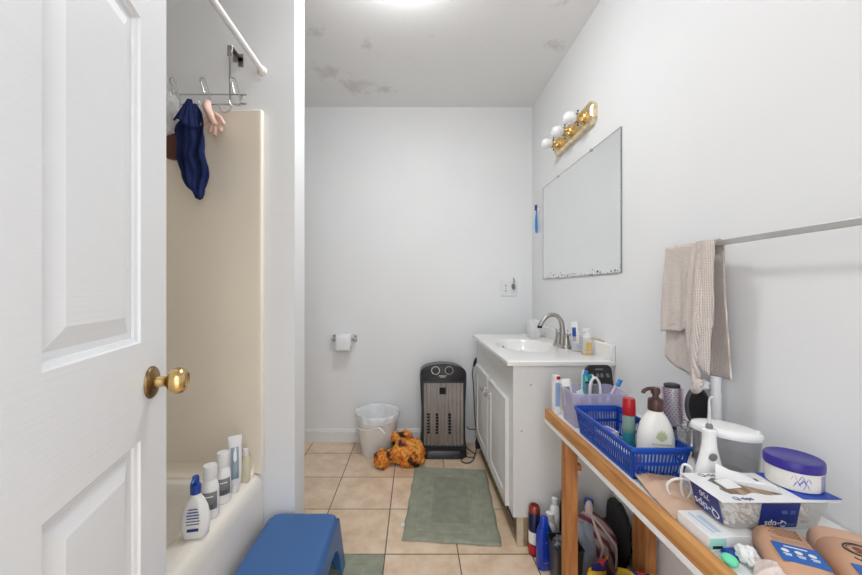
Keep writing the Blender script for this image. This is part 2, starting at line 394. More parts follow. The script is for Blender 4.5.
# ------------------------------------------------------------------ hook rack and what hangs on it
HY = 1.375
t = thing('hook_rack', 'chrome wire rack of double hooks hung beside the shower rod', 'hook rack', (-.70,HY,1.83))
wx = (-.42, .028)
g = G().tube([(wx[0],0,.035),(wx[1]-.012,0,.035),(wx[1],0,.030),(wx[1]+.004,0,.016),(wx[1],0,.002),(wx[1]-.012,0,-.003),(wx[0],0,-.003)], .0028, 8, sub=4)
obj('wire_rail', g, M_chrome, t)
for k in range(4):
    x = .012-.117*k
    g = G().tube([(x-.017,-.006,.075),(x-.019,-.010,.083),(x-.013,-.012,.092),(x-.004,-.010,.090),(x+.001,-.005,.075),(x+.010,0,.036),(x+.013,0,-.003),(x+.010,-.014,-.016),(x+.0,-.026,-.024),(x-.008,-.034,-.018),(x-.012,-.036,-.008)], .0026, 7, sub=4)
    obj('hook', g, M_chrome, t)
    obj('hook', G().tube([(x-.017,-.006,.077),(x-.012,-.001,.05),(x-.010,0,.034)], .0026, 7, sub=4), M_chrome, t)
obj('hook', G().tube([(-.06,0,-.003),(-.045,-.01,-.03),(-.028,-.016,-.042),(-.012,-.014,-.036),(-.006,-.006,-.02),(-.002,0,-.003)], .0026, 7, sub=4), M_chrome, t)
obj('hanging_strap', G().box(-.018,-.012,-.001,.001,-.01,.205), M_chrome, t)
g = G().box(-.026,-.006,.0,.003,.185,.225).box(-.026,-.006,.0,.049,.222,.225).box(-.006,.016,.044,.049,.172,.208).box(-.026,.016,.044,.049,.19,.222)
obj('bracket', g, M_nickel, t, bevel=.001)

def crumple(c, r, sc, seed, amp=.25, fr=2.2, n=26):
    def d(p):
        q = Vector((p.x*sc[0], p.y*sc[1], p.z*sc[2]))*fr/max(sc)+Vector((seed, seed*1.7, 0))
        return 1+amp*(noise.noise(q)*1.2+.35-abs(noise.noise(q*2.1))*1.5-abs(noise.noise(q*4.7))*.45)
    return G().ball(c, r, n, sc, d)
# navy cloth: a draped twisted towel
NAVY = [(0,-2,4),(.10,-7,9),(.22,-12,12),(.30,-16,12),(.50,-15,13),(.66,-13,16),(.76,-11,17),(.86,-5,16),(.94,2,13),(1,6,9)]
def navy(u, v):
    for (a0, l0, r0), (a1, l1, r1) in zip(NAVY, NAVY[1:]):
        if a0 <= v <= a1: k = (v-a0)/(a1-a0); l = l0+(l1-l0)*k; r = r0+(r1-r0)*k; break
    x = (l+(r-l)*u)*.00365
    w = min(1, v*4)
    y = -.014-(.018*sin(pi*u)+.009*sin(u*12+v*4)+.005*sin(u*25+v*7+1)+.010*noise.noise(Vector((u*4, v*6, 2))))*w
    return (x+.003*sin(v*20)*w, y, -.352*v+.008*sin(u*9)*v*(1-v))
nv = thing('hanging_cloth', 'dark navy terry cloth hanging in folds from the wire hook rack', 'cloth', (-.822,HY-.046,1.797))
obj('folded_drape', G().grid(navy, 40, 44), M_navyc, nv, solid=.006, ang=70)
def navy2(u, v):
    a = -.9+u*1.8
    w = .006+.046*v; return (-.002+w*1.05*sin(a)+.002*sin(u*22), -.026-.7*w*cos(a)-.003*sin(u*26), .008-.085*v-.030*v*u+.010*sin(u*7)*v)
obj('hood', G().grid(navy2, 26, 18), M_navyc, nv, solid=.006, ang=70)
# peach glove
gl = thing('bath_glove', 'peach coloured bath glove with hanging fingers next to the navy cloth', 'glove', (-.768,HY-.030,1.806))
g = G().tube([(-.012,-.008,.012),(-.008,-.012,-.02),(.012,-.014,-.055),(.028,-.014,-.085)], [.012,.024,.03,.02], 14, ry=.013)
obj('palm', g, M_peach, gl, ang=70)
for pts, r in (([(.0,-.014,-.05),(-.012,-.02,-.07),(-.026,-.02,-.085)], .010), ([(.012,-.014,-.07),(.012,-.02,-.095),(.006,-.022,-.112)], .009), ([(.024,-.014,-.075),(.026,-.02,-.10),(.024,-.02,-.122)], .009),
               ([(.032,-.012,-.065),(.040,-.016,-.088),(.045,-.018,-.105)], .009), ([(.024,-.014,-.04),(.042,-.018,-.055),(.056,-.018,-.08)], .0085)):
    obj('finger', G().tube(pts, [r, r*1.05, r*.7], 10), M_peach, gl, ang=70)
# clear shower puff, brown case
o = obj('bath_puff', crumple((0,0,0), .052, (.75,.5,1.35), 3.1, .3, 3), mat('crinkled_clear_film', (.84,.85,.86), .2, alpha=.5, bump=1, bscale=60), loc=(-.912,HY-.062,1.765), ang=60)
tag(o, 'crinkled clear plastic bath puff hanging left of the navy cloth', 'bath puff')
t = thing('brown_pouch', 'small reddish brown pouch hanging at the edge of the door', 'pouch', (-.925,HY-.012,1.665))
obj('pouch_body', G().loft([rr(0,0,z,a,.012,.008) for z,a in ((-.055,.012),(-.05,.026),(.0,.03),(.035,.028),(.04,.02))]), mat('brown_leather', srgb(96,46,34), .5, bump=.3), t)
obj('pouch_loop', G().tube([(-.01,0,.038),(-.012,0,.08),(0,0,.128),(.008,0,.08),(.01,0,.038)], .0015, 6), M_brown, t)

# ------------------------------------------------------------------ bottles on the tub rim
def bottle(g, rings, n=6): return g.loft([rr(0,0,z,a,b,r,n) for z,a,b,r in rings])
RZ = .3846
t = thing('pump_bottle', 'white lotion bottle with a blue pump, nearest on the tub rim', 'bottle', (-.648,1.052,RZ), (0,0,radians(12)))
obj('body', bottle(G(), [(0,.030,.017,.016),(.004,.034,.020,.019),(.03,.0385,.0225,.022),(.055,.0385,.0225,.022),(.085,.033,.020,.02),(.108,.023,.016,.016),(.120,.014,.013,.013),(.128,.013,.013,.013)]), M_gloss, t, ang=60)
obj('pump_collar', G().lathe([(.0145,.126),(.0145,.150),(.012,.153),(.006,.154),(.006,.160)]), M_capblue, t)
obj('pump_head', G().lathe([(.0095,.158),(.0095,.172),(.008,.176)], 16).tube([(0,0,.170),(0,-.018,.171),(0,-.028,.166)], .0045, 8), M_capblue, t)
for k in range(6):
    w = (.012,.014,.017,.016,.018,.017)[k]
    obj('label_text', G().box(-w,w,-.0236,-.0215,.088-k*.0085,.0905-k*.0085), M_ink, t)
obj('label_band', G().box(-.015,.015,-.0242,-.0215,.026,.034), M_navy, t)
def capped(x, y, name, label, r, h, rz):
    t = thing(name, label, 'bottle', (x, y, RZ), (0,0,rz))
    obj('body', G().lathe([(r*.9,0),(r,.004),(r,.088),(r*.97,.098),(r*.78,.115),(r*.66,.122)], 32, sy=.8), M_gloss, t, ang=50)
    obj('cap', G().lathe([(r*.72,.120),(r*.80,.123),(r*.80,h-.006),(r*.74,h),(0,h)], 32, sy=.9), M_plast, t, ang=50)
    rings = [[(1.012*r*cos(a), .8*1.012*r*sin(a), z) for a in [-2.4+1.7*i/14 for i in range(15)]] for z in (.03,.085)]
    obj('label', G().loft(rings, False, False, closed=False), M_grey, t, solid=.0006)
    for z in (.035,.042,.07): 
        rg = [[(1.03*r*cos(a), .8*1.03*r*sin(a), zz) for a in [-2.1+.9*i/8 for i in range(9)]] for zz in (z,z+.003)]
        obj('label_text', G().loft(rg, False, False, closed=False), M_plast if z > .05 else M_black, t, solid=.0005)
    return t
capped(-.657, 1.142, 'capped_bottle', 'white bottle with grey label beside the blue pump bottle on the tub', .026, .165, radians(25))
capped(-.659, 1.222, 'capped_bottle', 'white bottle with grey label beside the tall tube on the tub', .025, .170, radians(40))
def squeeze_tube(name, label, loc, rz, h, w, mb, mc, caph=.02, stripe=None, rot=None):
    t = thing(name, label, 'tube', loc, rot or (0,0,rz))
    obj('cap', G().lathe([(w*.62,0),(w*.66,.002),(w*.62,caph),(w*.45,caph+.002)], 24), mc, t)
    rings = []
    for z, a, b in ((caph,w*.6,w*.6),(caph+.01,w*.92,w*.8),(caph+.03,w,w*.78),(h*.6,w,w*.5),(h*.9,w*1.02,w*.14),(h,w*1.04,w*.05)):
        rings.append([(a*cos(2*pi*j/28), b*sin(2*pi*j/28), z) for j in range(28)])
    obj('body', G().loft(rings), mb, t, ang=60)
    if stripe:
        obj('label', G().grid(lambda u, v: ((u-.5)*w*1.1, -(w*.80*(1-v)+w*.2*v)-.001, caph+.03+(h*.8-caph-.03)*v), 1, 4), stripe, t, solid=.0006)
    return t
squeeze_tube('cream_tube', 'tall pale tube standing on its cap at the far end of the tub rim', (-.650,1.285,RZ), radians(30), .20, .022, M_plast, M_plast, .022, mat('label_bluegrey', srgb(150,168,180), .5))
t = thing('small_bottle', 'small translucent cream bottle in the corner behind the tall tube', 'bottle', (-.643,1.352,RZ), (0,0,0))
obj('body', bottle(G(), [(0,.014,.012,.01),(.004,.016,.013,.012),(.085,.016,.013,.012),(.10,.009,.009,.009)]), mat('pale_cream_bottle', srgb(224,218,190), .3, alpha=.85), t, ang=60)
obj('cap', G().lathe([(.010,.10),(.010,.122),(0,.123)]), M_plast, t)
t = thing('teal_razor', 'thin teal handled razor between the capped bottles and the tall tube', 'razor', (-.672,1.262,RZ+.001), (0,0,0))
obj('handle', G().tube([(0,0,.006),(.002,.0,.06),(-.002,.004,.12)], .005, 10), M_teal, t)
obj('razor_head', G().box(-.014,.01,-.003,.009,.118,.128), M_grey, t, bevel=.002)

# ------------------------------------------------------------------ step stool
t = thing('step_stool', 'blue plastic step stool in front of the bathtub', 'stool', (-.4345,1.225,.0125)); t.scale = (1,1,.945)
HX, HYs = .117, .168
def st_ring(z, ex, ch): 
    hx, hy = HX+ex, HYs+ex; c = ch
    return [(hx-c,hy,z),(hx-c*.35,hy-c*.2,z),(hx,hy-c,z),(hx,-hy+c,z),(hx-c*.35,-hy+c*.2,z),(hx-c,-hy,z),(-hx+c,-hy,z),(-hx+c*.35,-hy+c*.2,z),(-hx,-hy+c,z),(-hx,hy-c,z),(-hx+c*.35,hy-c*.2,z),(-hx+c,hy,z)]
obj('seat_top', G().loft([st_ring(.205,.020,.03), st_ring(.222,.014,.03), st_ring(.231,.007,.03), st_ring(.2345,-.002,.03), st_ring(.2350,-.012,.03)]), M_blue, t, ang=50)
for side in range(4):          # skirts with arched cut-outs
    lng = side % 2 == 0; half = (HYs if lng else HX)+.018; off = (HX if lng else HYs)+.018
    pts = [(-half,.205),(half,.205),(half+.016,0),(half-.03,0)]
    N_ = 12; aw = half-.045
    for i in range(N_+1):
        a = pi*i/N_; pts.append((aw*cos(a)*(1 if abs(cos(a))>.99 else 1), min(.145, .0+.0+.16*sin(a)**.5)))
    pts.append((-half+.03,0)); pts.append((-half-.016,0))
    A = Matrix.Rotation(pi/2*side, 4, 'Z')
    g = G(); g.M = A
    fr_, bk = [], []
    for p, z in pts:
        o_ = off+(.205-z)/.205*.020
        fr_.append((o_, p, z)); bk.append((o_-.006, p, z))
    n = len(pts)
    bm_ = g; g.add(fr_+bk, [(i, (i+1) % n, n+(i+1) % n, n+i) for i in range(n)]+[tuple(range(n)), tuple(reversed(range(n, 2*n)))])
    obj('skirt', g, M_blue, t, ang=30)
for sx in (-1,1):
    for sy in (-1,1):
        g = G().loft([[(sx*(HX+.012+e-a), sy*(HYs+.012+e-b), z) for a, b in ((0,0),(.03,0),(.03,.03),(0,.03))] for z, e in ((0,.020),(.2,.0))])
        obj('leg', g, M_blue, t, bevel=.003)
for (x, y) in ((.08,-.15),(.095,-.14),(-.09,-.15)):
    pass

# ------------------------------------------------------------------ rugs
def rug(name, label, cx, cy, w, l, rz, grp='bath mats'):
    t = thing(name, label, 'bath mat', (cx, cy, 0), (0,0,rz), grp)
    m = M_rug
    def f(u, v):
        x, y = (u-.5)*w, (v-.5)*l
        d = min(w/2-abs(x), l/2-abs(y))
        z = .0035+.007*min(1, d/.01)+.0012*noise.noise(Vector((x*30,y*30,0)))
        if .055 < d < .062 or .105 < d < .112: z -= .003
        return (x+.002*sin(y*40), y+.002*sin(x*37), z)
    obj('pile', G().grid(f, int(w*160), int(l*160)), m, t, ang=80)
    obj('backing', G().box(-w/2+.004, w/2-.004, -l/2+.004, l/2-.004, .0005, .0034), m, t)
    obj('inner_field', G().grid(lambda u, v: ((u-.5)*(w-.25), (v-.5)*(l-.25), .0117+.0012*noise.noise(Vector((u*30,v*40,3)))), 40, 60), M_rug2, t, ang=80)
    return t
def rugmat(name, c):
    m = mat(name, c, .95, var=.13, scale=22, bump=1, bscale=380, spec=.1); return m
M_rug = rugmat('sage_cotton', srgb(152,156,138)); M_rug2 = rugmat('sage_cotton_dense', srgb(142,146,130))
r = rug('bath_mat', 'sage green bath mat with stepped border on tiles in front of the vanity', .188, 1.882, .437, .655, radians(-5.2))
obj('care_tag', G().box(-.235,-.217,-.235,-.215,.004,.0048), M_white, r)
r = rug('bath_mat', 'sage green bath mat lying under the blue step stool', -.362, 1.195, .455, .60, radians(-1.5))

# ------------------------------------------------------------------ vanity
VX, VY0, VY1 = .424, 1.537, 2.445
t = thing('vanity_cabinet', 'white two-door bathroom vanity cabinet under the sink top', 'cabinet', (0,0,0))
obj('carcass', G().box(VX, .856, VY0, VY0+.016, .128, .784).box(VX, .856, VY1-.016, VY1, .128, .784).box(VX, VX+.018, VY0+.0165, VY1-.0165, .128, .784).box(.846, .856, VY0+.0165, VY1-.0165, .128, .784).box(VX+.0185, .8455, VY0+.0165, VY1-.0165, .128, .144), M_cab, t, smooth=False)
obj('toe_kick', G().box(VX+.045, .856, VY0+.004, VY1-.01, .0005, .1275), M_toe, t)
obj('corner_post', G().box(VX+.018,VX+.044,VY0+.0005,VY0+.02,.0005,.1275), mat('worn_toe_paint', srgb(200,186,160), .6, var=.15), t)
obj('toe_strip', G().box(VX+.018,VX+.030,VY0+.02,VY1-.01,.0005,.018), M_toe, t)
st = [(.003,.0008),(.05,.0008),(.053,.006),(.062,.0065),(.082,.0022)]
dw, dh, tk = .368, .478, .018
for k, y in enumerate((2.372, 1.965)):
    hgt = dh
    g = panel_slab(dw, dh, tk, [(0.0001, dw-.0001, .0001, dh-.0001)], [(.002,-.0)] + [(.048,0),(.052,.005),(.062,.0055),(.085,.0012)])
    d = obj('door', g, M_cab, t, loc=(VX-tk-.001, y, .142), rz=-pi/2, ang=12)
    lx = dw-.038 if k == 0 else .038
    kb = obj('door_knob', G().lathe([(.006,0),(.0045,.008),(.0055,.014),(.0125,.018),(.0145,.024),(.011,.029),(0,.0305)], 20), M_chrome, d, M=Matrix.Translation((lx, 0, .405)) @ Matrix.Rotation(pi/2, 4, 'X'))
for y in (2.33, 2.05, 1.92, 1.60):
    pass
for y, z in ((1.72,.69),(1.63,.49),(1.60,.60)):
    pass
for x, z in ((.50,.70),(.46,.50)):
    obj('screw_cover', G().lathe([(.0035,0),(.003,.0012)], 12), M_toe, t, M=Matrix.Translation((x, VY0, z)) @ Matrix.Rotation(pi/2, 4, 'X'))

# counter with an integral oval basin
CX0, CX1, CY0, CY1, CT = .395, .8565, 1.520, 2.455, .807
bc = (.612, 1.975); ba, bb = .148, .215
def ctop():
    n = 64; rings = []
    def el(s, z): return [(bc[0]+ba*s*cos(2*pi*j/n), bc[1]+bb*s*sin(2*pi*j/n), z) for j in range(n)]
    def sq(x0, x1, y0, y1, z):
        out = []
        for j in range(n):
            a = 2*pi*j/n; c, s_ = cos(a), sin(a); ox, oy = bc
            tx = ((x1-ox) if c > 0 else (x0-ox))/c if abs(c) > 1e-6 else 1e9
            ty = ((y1-oy) if s_ > 0 else (y0-oy))/s_ if abs(s_) > 1e-6 else 1e9
            k = min(abs(tx), abs(ty)); out.append([ox+c*k, oy+s_*k, z])
        for cx, cy in ((x0,y0),(x0,y1),(x1,y0),(x1,y1)):
            jj = min(range(n), key=lambda q: (out[q][0]-cx)**2+(out[q][1]-cy)**2); out[jj] = [cx, cy, z]
        return [tuple(p) for p in out]
    rings += [el(.2,.672), sq(CX0+.03,CX1,CY0+.02,CY1-.02,.786)]
    rings = [sq(CX0+.02,CX1,CY0+.015,CY1-.015,.7845), sq(CX0+.001,CX1,CY0+.001,CY1-.001,.785), sq(CX0,CX1,CY0,CY1,.789), sq(CX0,CX1,CY0,CY1,.803), sq(CX0+.004,CX1,CY0+.004,CY1-.004,CT),
             el(1.12,CT), el(1.05,CT-.0015), el(1.0,CT-.006), el(.96,CT-.018), el(.90,CT-.045), el(.78,CT-.075), el(.58,CT-.098), el(.35,CT-.110), el(.14,CT-.114)]
    return G().loft(rings, c0=False, c1=True)
ct = thing('sink_countertop', 'glossy white sink top with an oval basin and raised side splash', 'countertop', (0,0,0))
obj('counter', ctop(), M_marble, ct, ang=30)
obj('side_splash', G().box(.8365,.8575,CY0,CY1,CT-.001,.876), M_marble, ct, bevel=.004)
obj('splash_caulk', G().tube([(.848,1.60,.8775),(.85,1.68,.878),(.849,1.75,.8775)], .004, 6), mat('stained_caulk', srgb(196,168,132), .6), ct)
obj('drain', G().lathe([(.021,0),(.021,.003),(.016,.0035),(0,.006)], 24, c=(bc[0],bc[1],CT-.114)), M_chrome, ct)
obj('overflow_hole', G().lathe([(.009,0),(.009,.002),(.006,.002),(0,.001)], 16), M_dark, ct, M=Matrix.Translation((bc[0]-.095, bc[1]+.110, CT-.034)) @ Matrix.Rotation(radians(50), 4, Vector((1,1,0))))
# faucet
t = thing('faucet', 'brushed nickel centerset faucet with curved spout and two levers', 'faucet', (.785,1.90,CT+.0003), (0,0,0))
obj('deck_plate', G().loft([rr(0,0,z,a,b,.024,8) for z,a,b in ((0,.026,.078),(.008,.026,.078),(.014,.022,.074),(.016,.016,.068))]), M_nickel, t, ang=50)
obj('spout', G().tube([(.0,0,.01),(.0,0,.05),(.001,0,.10),(-.006,0,.138),(-.03,0,.166),(-.062,0,.170),(-.09,0,.154),(-.112,0,.124),(-.118,0,.112)], [.020,.016,.0135,.0125,.012,.0115,.0115,.012,.012], 20), M_nickel, t, ang=60)
obj('aerator', G().lathe([(.0125,.100),(.0128,.112)], 20, c=(-.119,0,0)), M_dark, t)
for s in (-1,1):
    h = obj('handle_base', G().lathe([(.021,.012),(.018,.03),(.013,.052),(.012,.062),(.0135,.066),(.011,.072),(0,.073)], 24, c=(.0,s*.051,0)), M_nickel, t, ang=50)
    obj('lever', G().tube([(0,s*.051,.066),(.004,s*.072,.072),(.006,s*.100,.082)], [.0075,.006,.0055], 12, ry=.004), M_nickel, t)
obj('lift_rod', G().tube([(.028,0,.01),(.028,0,.085)], .002, 8, smooth=False).ball((.028,0,.088), .005, 8), M_nickel, t)

t = thing('tumbler', 'square white tumbler at the back of the counter behind the faucet', 'tumbler', (.755,2.26,CT+.0004), (0,0,radians(8)))
obj('cup', G().loft([rr(0,0,z,a,a,.01) for z,a in ((0,.030),(.003,.032),(.11,.038),(.112,.037),(.11,.0355),(.006,.030))]), mat('translucent_white', (.84,.84,.84), .3, alpha=.8), t, ang=50)
t = thing('toothpaste_cup', 'small clear lilac cup standing near the side splash', 'cup', (.803,1.765,CT+.0004))
obj('cup', G().lathe([(.023,0),(.026,.002),(.029,.075),(.0278,.075),(.025,.004),(0,.004)], 32), M_clear, t)
obj('liquid', G().lathe([(.0245,.0045),(.0265,.040)], 32), mat('lilac_water', srgb(206,200,220), .1, alpha=.6), t)
squeeze_tube('toothpaste_tube', 'white and blue toothpaste tube standing in the clear lilac cup', (.8035,1.767,CT+.006), 0, .140, .017, M_plast, M_plast, .015, M_capblue, rot=(radians(3),radians(-5),radians(-50)))
t = thing('soap_dispenser', 'clear foaming soap bottle with amber soap next to the lilac cup', 'soap dispenser', (.803,1.665,CT+.0004))
obj('bottle', bottle(G(), [(0,.021,.016,.012),(.003,.023,.018,.014),(.07,.023,.018,.014),(.083,.015,.015,.014)]), M_clear, t, ang=60)
obj('soap', bottle(G(), [(.003,.020,.015,.012),(.02,.0205,.0155,.012)]), M_yellow, t, ang=60)
obj('front_label', G().box(-.012,.012,-.0192,-.0184,.025,.06), M_yellow, t)
obj('pump', G().lathe([(.0165,.082),(.0165,.098),(.010,.100),(.010,.112),(.0125,.113),(.0125,.122),(0,.123)], 24).tube([(0,0,.116),(-.022,-.008,.117)], .005, 8), M_plast, t)

# ------------------------------------------------------------------ heater
t = thing('space_heater', 'black tower space heater with a grey grille standing by the back wall', 'heater', (.188,2.445,0))
outl = [(-.120,0),(-.155,.006),(-.153,.06),(-.147,.13),(-.1435,.22),(-.145,.32),(-.150,.42),(-.1535,.50),(-.1535,.553)]
N_ = 14
for i in range(1, N_): a = pi-pi*i/N_; outl.append((.150*cos(a) if abs(cos(a)) < .98 else .152*cos(a), .560+.058*sin(a)**.9))
outl += [(-x, z) for x, z in reversed(outl[:9])]
g = G()
def oy(y, k, dz=0): return [(x*k, y, z*(1) if z < .3 else z+dz) for x, z in outl]
g.loft([oy(-.088,.94,-.006), oy(-.096,.97,-.003) if 0 else oy(-.080,1), oy(.06,1,-.01), oy(.09,.92,-.03), oy(.102,.80,-.05)])
obj('housing', g, M_black, t, ang=40)
def bez(y0, y1, o, i_):
    ro = [[( sx*o[0], z) for sx, z in ((-1,o[1]),(1,o[1]),(1,o[2]),(-1,o[2]))], [(sx*i_[0], z) for sx, z in ((-1,i_[1]),(1,i_[1]),(1,i_[2]),(-1,i_[2]))]]
    return G().loft([[(x, y1, z) for x, z in ro[0]], [(x, y0, z) for x, z in ro[0]], [(x, y0, z) for x, z in ro[1]], [(x, y1, z) for x, z in ro[1]]], False, False)
obj('grille_bezel', bez(-.104,-.086,(.143,.072,.510),(.130,.088,.497)), M_black, t, bevel=.003)
def grf(u, v):
    x = (u-.5)*.262
    return (x, -.092-.004*cos(x*2*pi/.0262)-.010*(1-(2*u-1)**2), .088+.41*v)
obj('grille', G().grid(grf, 120, 6), M_steel, t, ang=70)
k_ = 0
for x in (-.045,.040,-.100):
    for z in range(7):
        obj('grille_slot', G().box(x-.008,x+.008,-.1085 if abs(x) < .06 else -.1015,-.094,.165+z*.02,.176+z*.02), M_dark, t)
obj('badge', G().box(-.027,.013,-.1095,-.094,.425,.468), M_dark, t, bevel=.001)
for x, ring in ((-.052,1),(.038,0)):
    K = Matrix.Translation((x, -.088, .578)) @ Matrix.Rotation(radians(90), 4, 'X')
    kk = obj('knob', G().lathe([(.022,0),(.022,.012),(.019,.016),(0,.016)], 28).box(-.004,.004,-.02,.02,.012,.024), M_black, t, M=K, bevel=.001)
    obj('knob_ring', G().lathe([(.0245,.0),(.0275,.0),(.0275,.004),(.0245,.004),(.0245,0)], 36, c0=False, c1=False), M_chrome if ring else M_nickel, kk)
obj('printed_scale', G().box(-.03,.02,-.0895,-.0875,.540,.543).box(-.02,.012,-.0895,-.0875,.532,.5345), M_plast, t)
obj('foot', G().loft([rr(0,0,z,a,b,.05) for z,a,b in ((.0003,.150,.112),(.03,.150,.112),(.05,.142,.100))]), M_black, t, ang=50)
# cable: plug end on the vanity corner, lead to the floor, coils
t = thing('power_cord', 'black cord hanging down the gap beside the vanity and coiled on the floor', 'cord', (0,0,0))
obj('cable', G().tube([(.408,2.475,.585),(.40,2.48,.53),(.408,2.49,.45),(.415,2.50,.33),(.418,2.50,.25),(.425,2.50,.15),(.43,2.49,.06),(.42,2.45,.012),(.40,2.38,.0065),(.37,2.30,.006),(.33,2.27,.006),(.30,2.30,.006),(.33,2.35,.009),(.38,2.33,.013),(.40,2.40,.006),(.37,2.47,.006),(.352,2.50,.02),(.346,2.52,.05)], .0032, 8), M_cord, t)
obj('plug', G().tube([(.408,2.475,.58),(.418,2.472,.61),(.432,2.47,.635)], [.007,.012,.014], 10, smooth=False).tube([(.428,2.47,.63),(.45,2.465,.655)], .005, 6, smooth=False), M_cord, t)
t = thing('adapter_plug', 'black plug adapter lying against the baseboard beside the heater', 'plug', (.44,2.50,0))
obj('plug_body', G().loft([rr(0,0,z,a,b,.006) for z,a,b in ((.001,.016,.014),(.045,.016,.014),(.06,.009,.009))]), M_cord, t)
obj('plug_lead', G().tube([(0,0,.055),(-.005,-.01,.10),(-.02,.0,.13),(-.05,.03,.12),(-.07,.04,.135)], .0033, 7), M_cord, t)
# ------------------------------------------------------------------ bin, orange cloth
t = thing('waste_bucket', 'round white waste bucket with a plastic liner by the back wall', 'bucket', (-.258,2.445,0))
obj('bucket', G().lathe([(.108,.0005),(.112,.004),(.142,.262),(.147,.264),(.147,.276),(.143,.278),(.139,.27),(.109,.01),(0,.008)], 48), M_gloss, t, ang=50)
def liner(u, v):
    a = 2*pi*u; w = noise.noise(Vector((cos(a)*3,sin(a)*3,v*2)))
    if v < .45: r = .152+.002*w+.003*sin(a*14); z = .243+.012*sin(a*2+1)+.015*w+(.277-.243)*(v/.45)
    elif v < .55: r = .150-.006*(v-.45)*10; z = .278+.004*w
    else: k = (v-.55)/.45; r = .144-.05*k+.006*w; z = .278-.16*k
    return (r*cos(a), r*sin(a), z+.008*max(0, sin(a))*min(1, v*2))
obj('liner', G().grid(liner, 96, 22), M_liner, t, ang=80)
obj('liner_floor', G().lathe([(.001,.135),(.10,.13),(.101,.129)], 24, c0=False, c1=False), M_liner, t)
obj('handle', G().tube([(-.149,-.0,.235),(-.135,-.06,.195),(-.06,-.143,.20),(.02,-.156,.222),(.04,-.158,.225)], .003, 8), M_white, t)
obj('handle_grip', G().tube([(.02,-.157,.225),(.045,-.160,.208),(.062,-.160,.185)], .0075, 10), M_plast, t)
obj('handle_lug', G().ball((-.146,0,.235), .011, 8), M_white, t)
def orange_mat():
    m = mat('orange_floral', (.8,.3,.05), .6, bump=.5, bscale=80); N, L, b = nodes(m); tc = [n for n in N if n.type == 'TEX_COORD'][0]
    v = N.new('ShaderNodeTexVoronoi'); v.inputs['Scale'].default_value = 16; v.feature = 'F1'
    nz = N.new('ShaderNodeTexNoise'); nz.inputs['Scale'].default_value = 18; nz.inputs['Detail'].default_value = 4; L.new(tc.outputs['Object'], nz.inputs['Vector'])
    ad = N.new('ShaderNodeVectorMath'); ad.operation = 'MULTIPLY_ADD'; ad.inputs[1].default_value = (.08,.08,.08)
    L.new(nz.outputs['Color'], ad.inputs[0]); L.new(tc.outputs['Object'], ad.inputs[2]); L.new(ad.outputs[0], v.inputs['Vector'])
    r = ramp(N, [(.0, srgb(252,216,150)), (.18, srgb(244,160,60)), (.36, srgb(218,98,26)), (.50, srgb(236,178,70)), (.66, srgb(190,90,30)), (.78, srgb(70,36,16)), (.9, srgb(22,16,14))])
    mm = N.new('ShaderNodeMath'); mm.operation = 'MULTIPLY_ADD'; mm.inputs[1].default_value = .75
    L.new(v.outputs['Distance'], mm.inputs[0])
    n2 = N.new('ShaderNodeTexNoise'); n2.inputs['Scale'].default_value = 13; L.new(tc.outputs['Object'], n2.inputs['Vector'])
    s2 = N.new('ShaderNodeMapRange'); s2.inputs['From Min'].default_value = .35; s2.inputs['From Max'].default_value = .75; s2.inputs['To Min'].default_value = -.1; s2.inputs['To Max'].default_value = .55
    L.new(n2.outputs['Fac'], s2.inputs['Value']); L.new(s2.outputs[0], mm.inputs[2])
    L.new(mm.outputs[0], r.inputs[0]); L.new(r.outputs[0], b.inputs['Base Color']); return m
M_or = orange_mat()
g = crumple((.0,0,.07), .092, (1.15,.75,.95), 2.3, .26, 1.7, 44)
g2 = crumple((-.16,-.02,.045), .065, (.85,.9,.85), 7.3, .3, 1.8, 34); b_ = len(g.v); g.v += g2.v; g.f += [tuple(b_+i for i in f) for f in g2.f]
g3 = crumple((-.035,.10,.110), .078, (1.0,.45,.95), 11.3, .3, 1.8, 34); b_ = len(g.v); g.v += g3.v; g.f += [tuple(b_+i for i in f) for f in g3.f]
g4 = crumple((-.10,.03,.05), .06, (.8,.9,.7), 5.3, .3, 2.8, 26); b_ = len(g.v); g.v += g4.v; g.f += [tuple(b_+i for i in f) for f in g4.f]
g.v = [(x, y, max(.002+.002*abs(noise.noise(Vector((x*40,y*40,0)))), z)) for x, y, z in g.v]
o = obj('floral_scarf', g, M_or, loc=(-.045,2.262,0), ang=80)
tag(o, 'crumpled orange and black floral scarf on the floor next to the bucket', 'scarf')

# ------------------------------------------------------------------ toilet roll holder
t = thing('toilet_roll_holder', 'chrome toilet roll holder mounted low on the back wall', 'roll holder', (-.513,BY,.755))
for s in (-1,1):
    obj('post', G().box(s*.078-.011,s*.078+.011,-.008,0,-.022,.03).box(s*.078-.008,s*.078+.008,-.062,-.006,-.008,.014), M_chrome, t, bevel=.003)
obj('roller', G().tube([(-.074,-.052,.003),(.074,-.052,.003)], .008, 14, smooth=False), M_chrome, t)
M_paper = mat('tissue_paper', (.86,.86,.86), .9, var=.01, bump=.3, bscale=300)
t = thing('toilet_paper', 'small white roll of toilet paper on the chrome holder', 'toilet paper', (-.508,BY-.052,.752))
T = Matrix.Rotation(pi/2, 4, 'Y')
obj('paper_roll', G().lathe([(.012,-.052),(.044,-.052),(.0455,-.050),(.0455,.050),(.044,.052),(.012,.052),(.012,-.052)], 40, c0=False, c1=False), M_paper, t, M=T, ang=50)
obj('loose_sheet', G().grid(lambda u, v: (-.052+.104*u, -.0462-.001*sin(v*3), 0-.07*v), 6, 8), M_paper, t, solid=.0008)

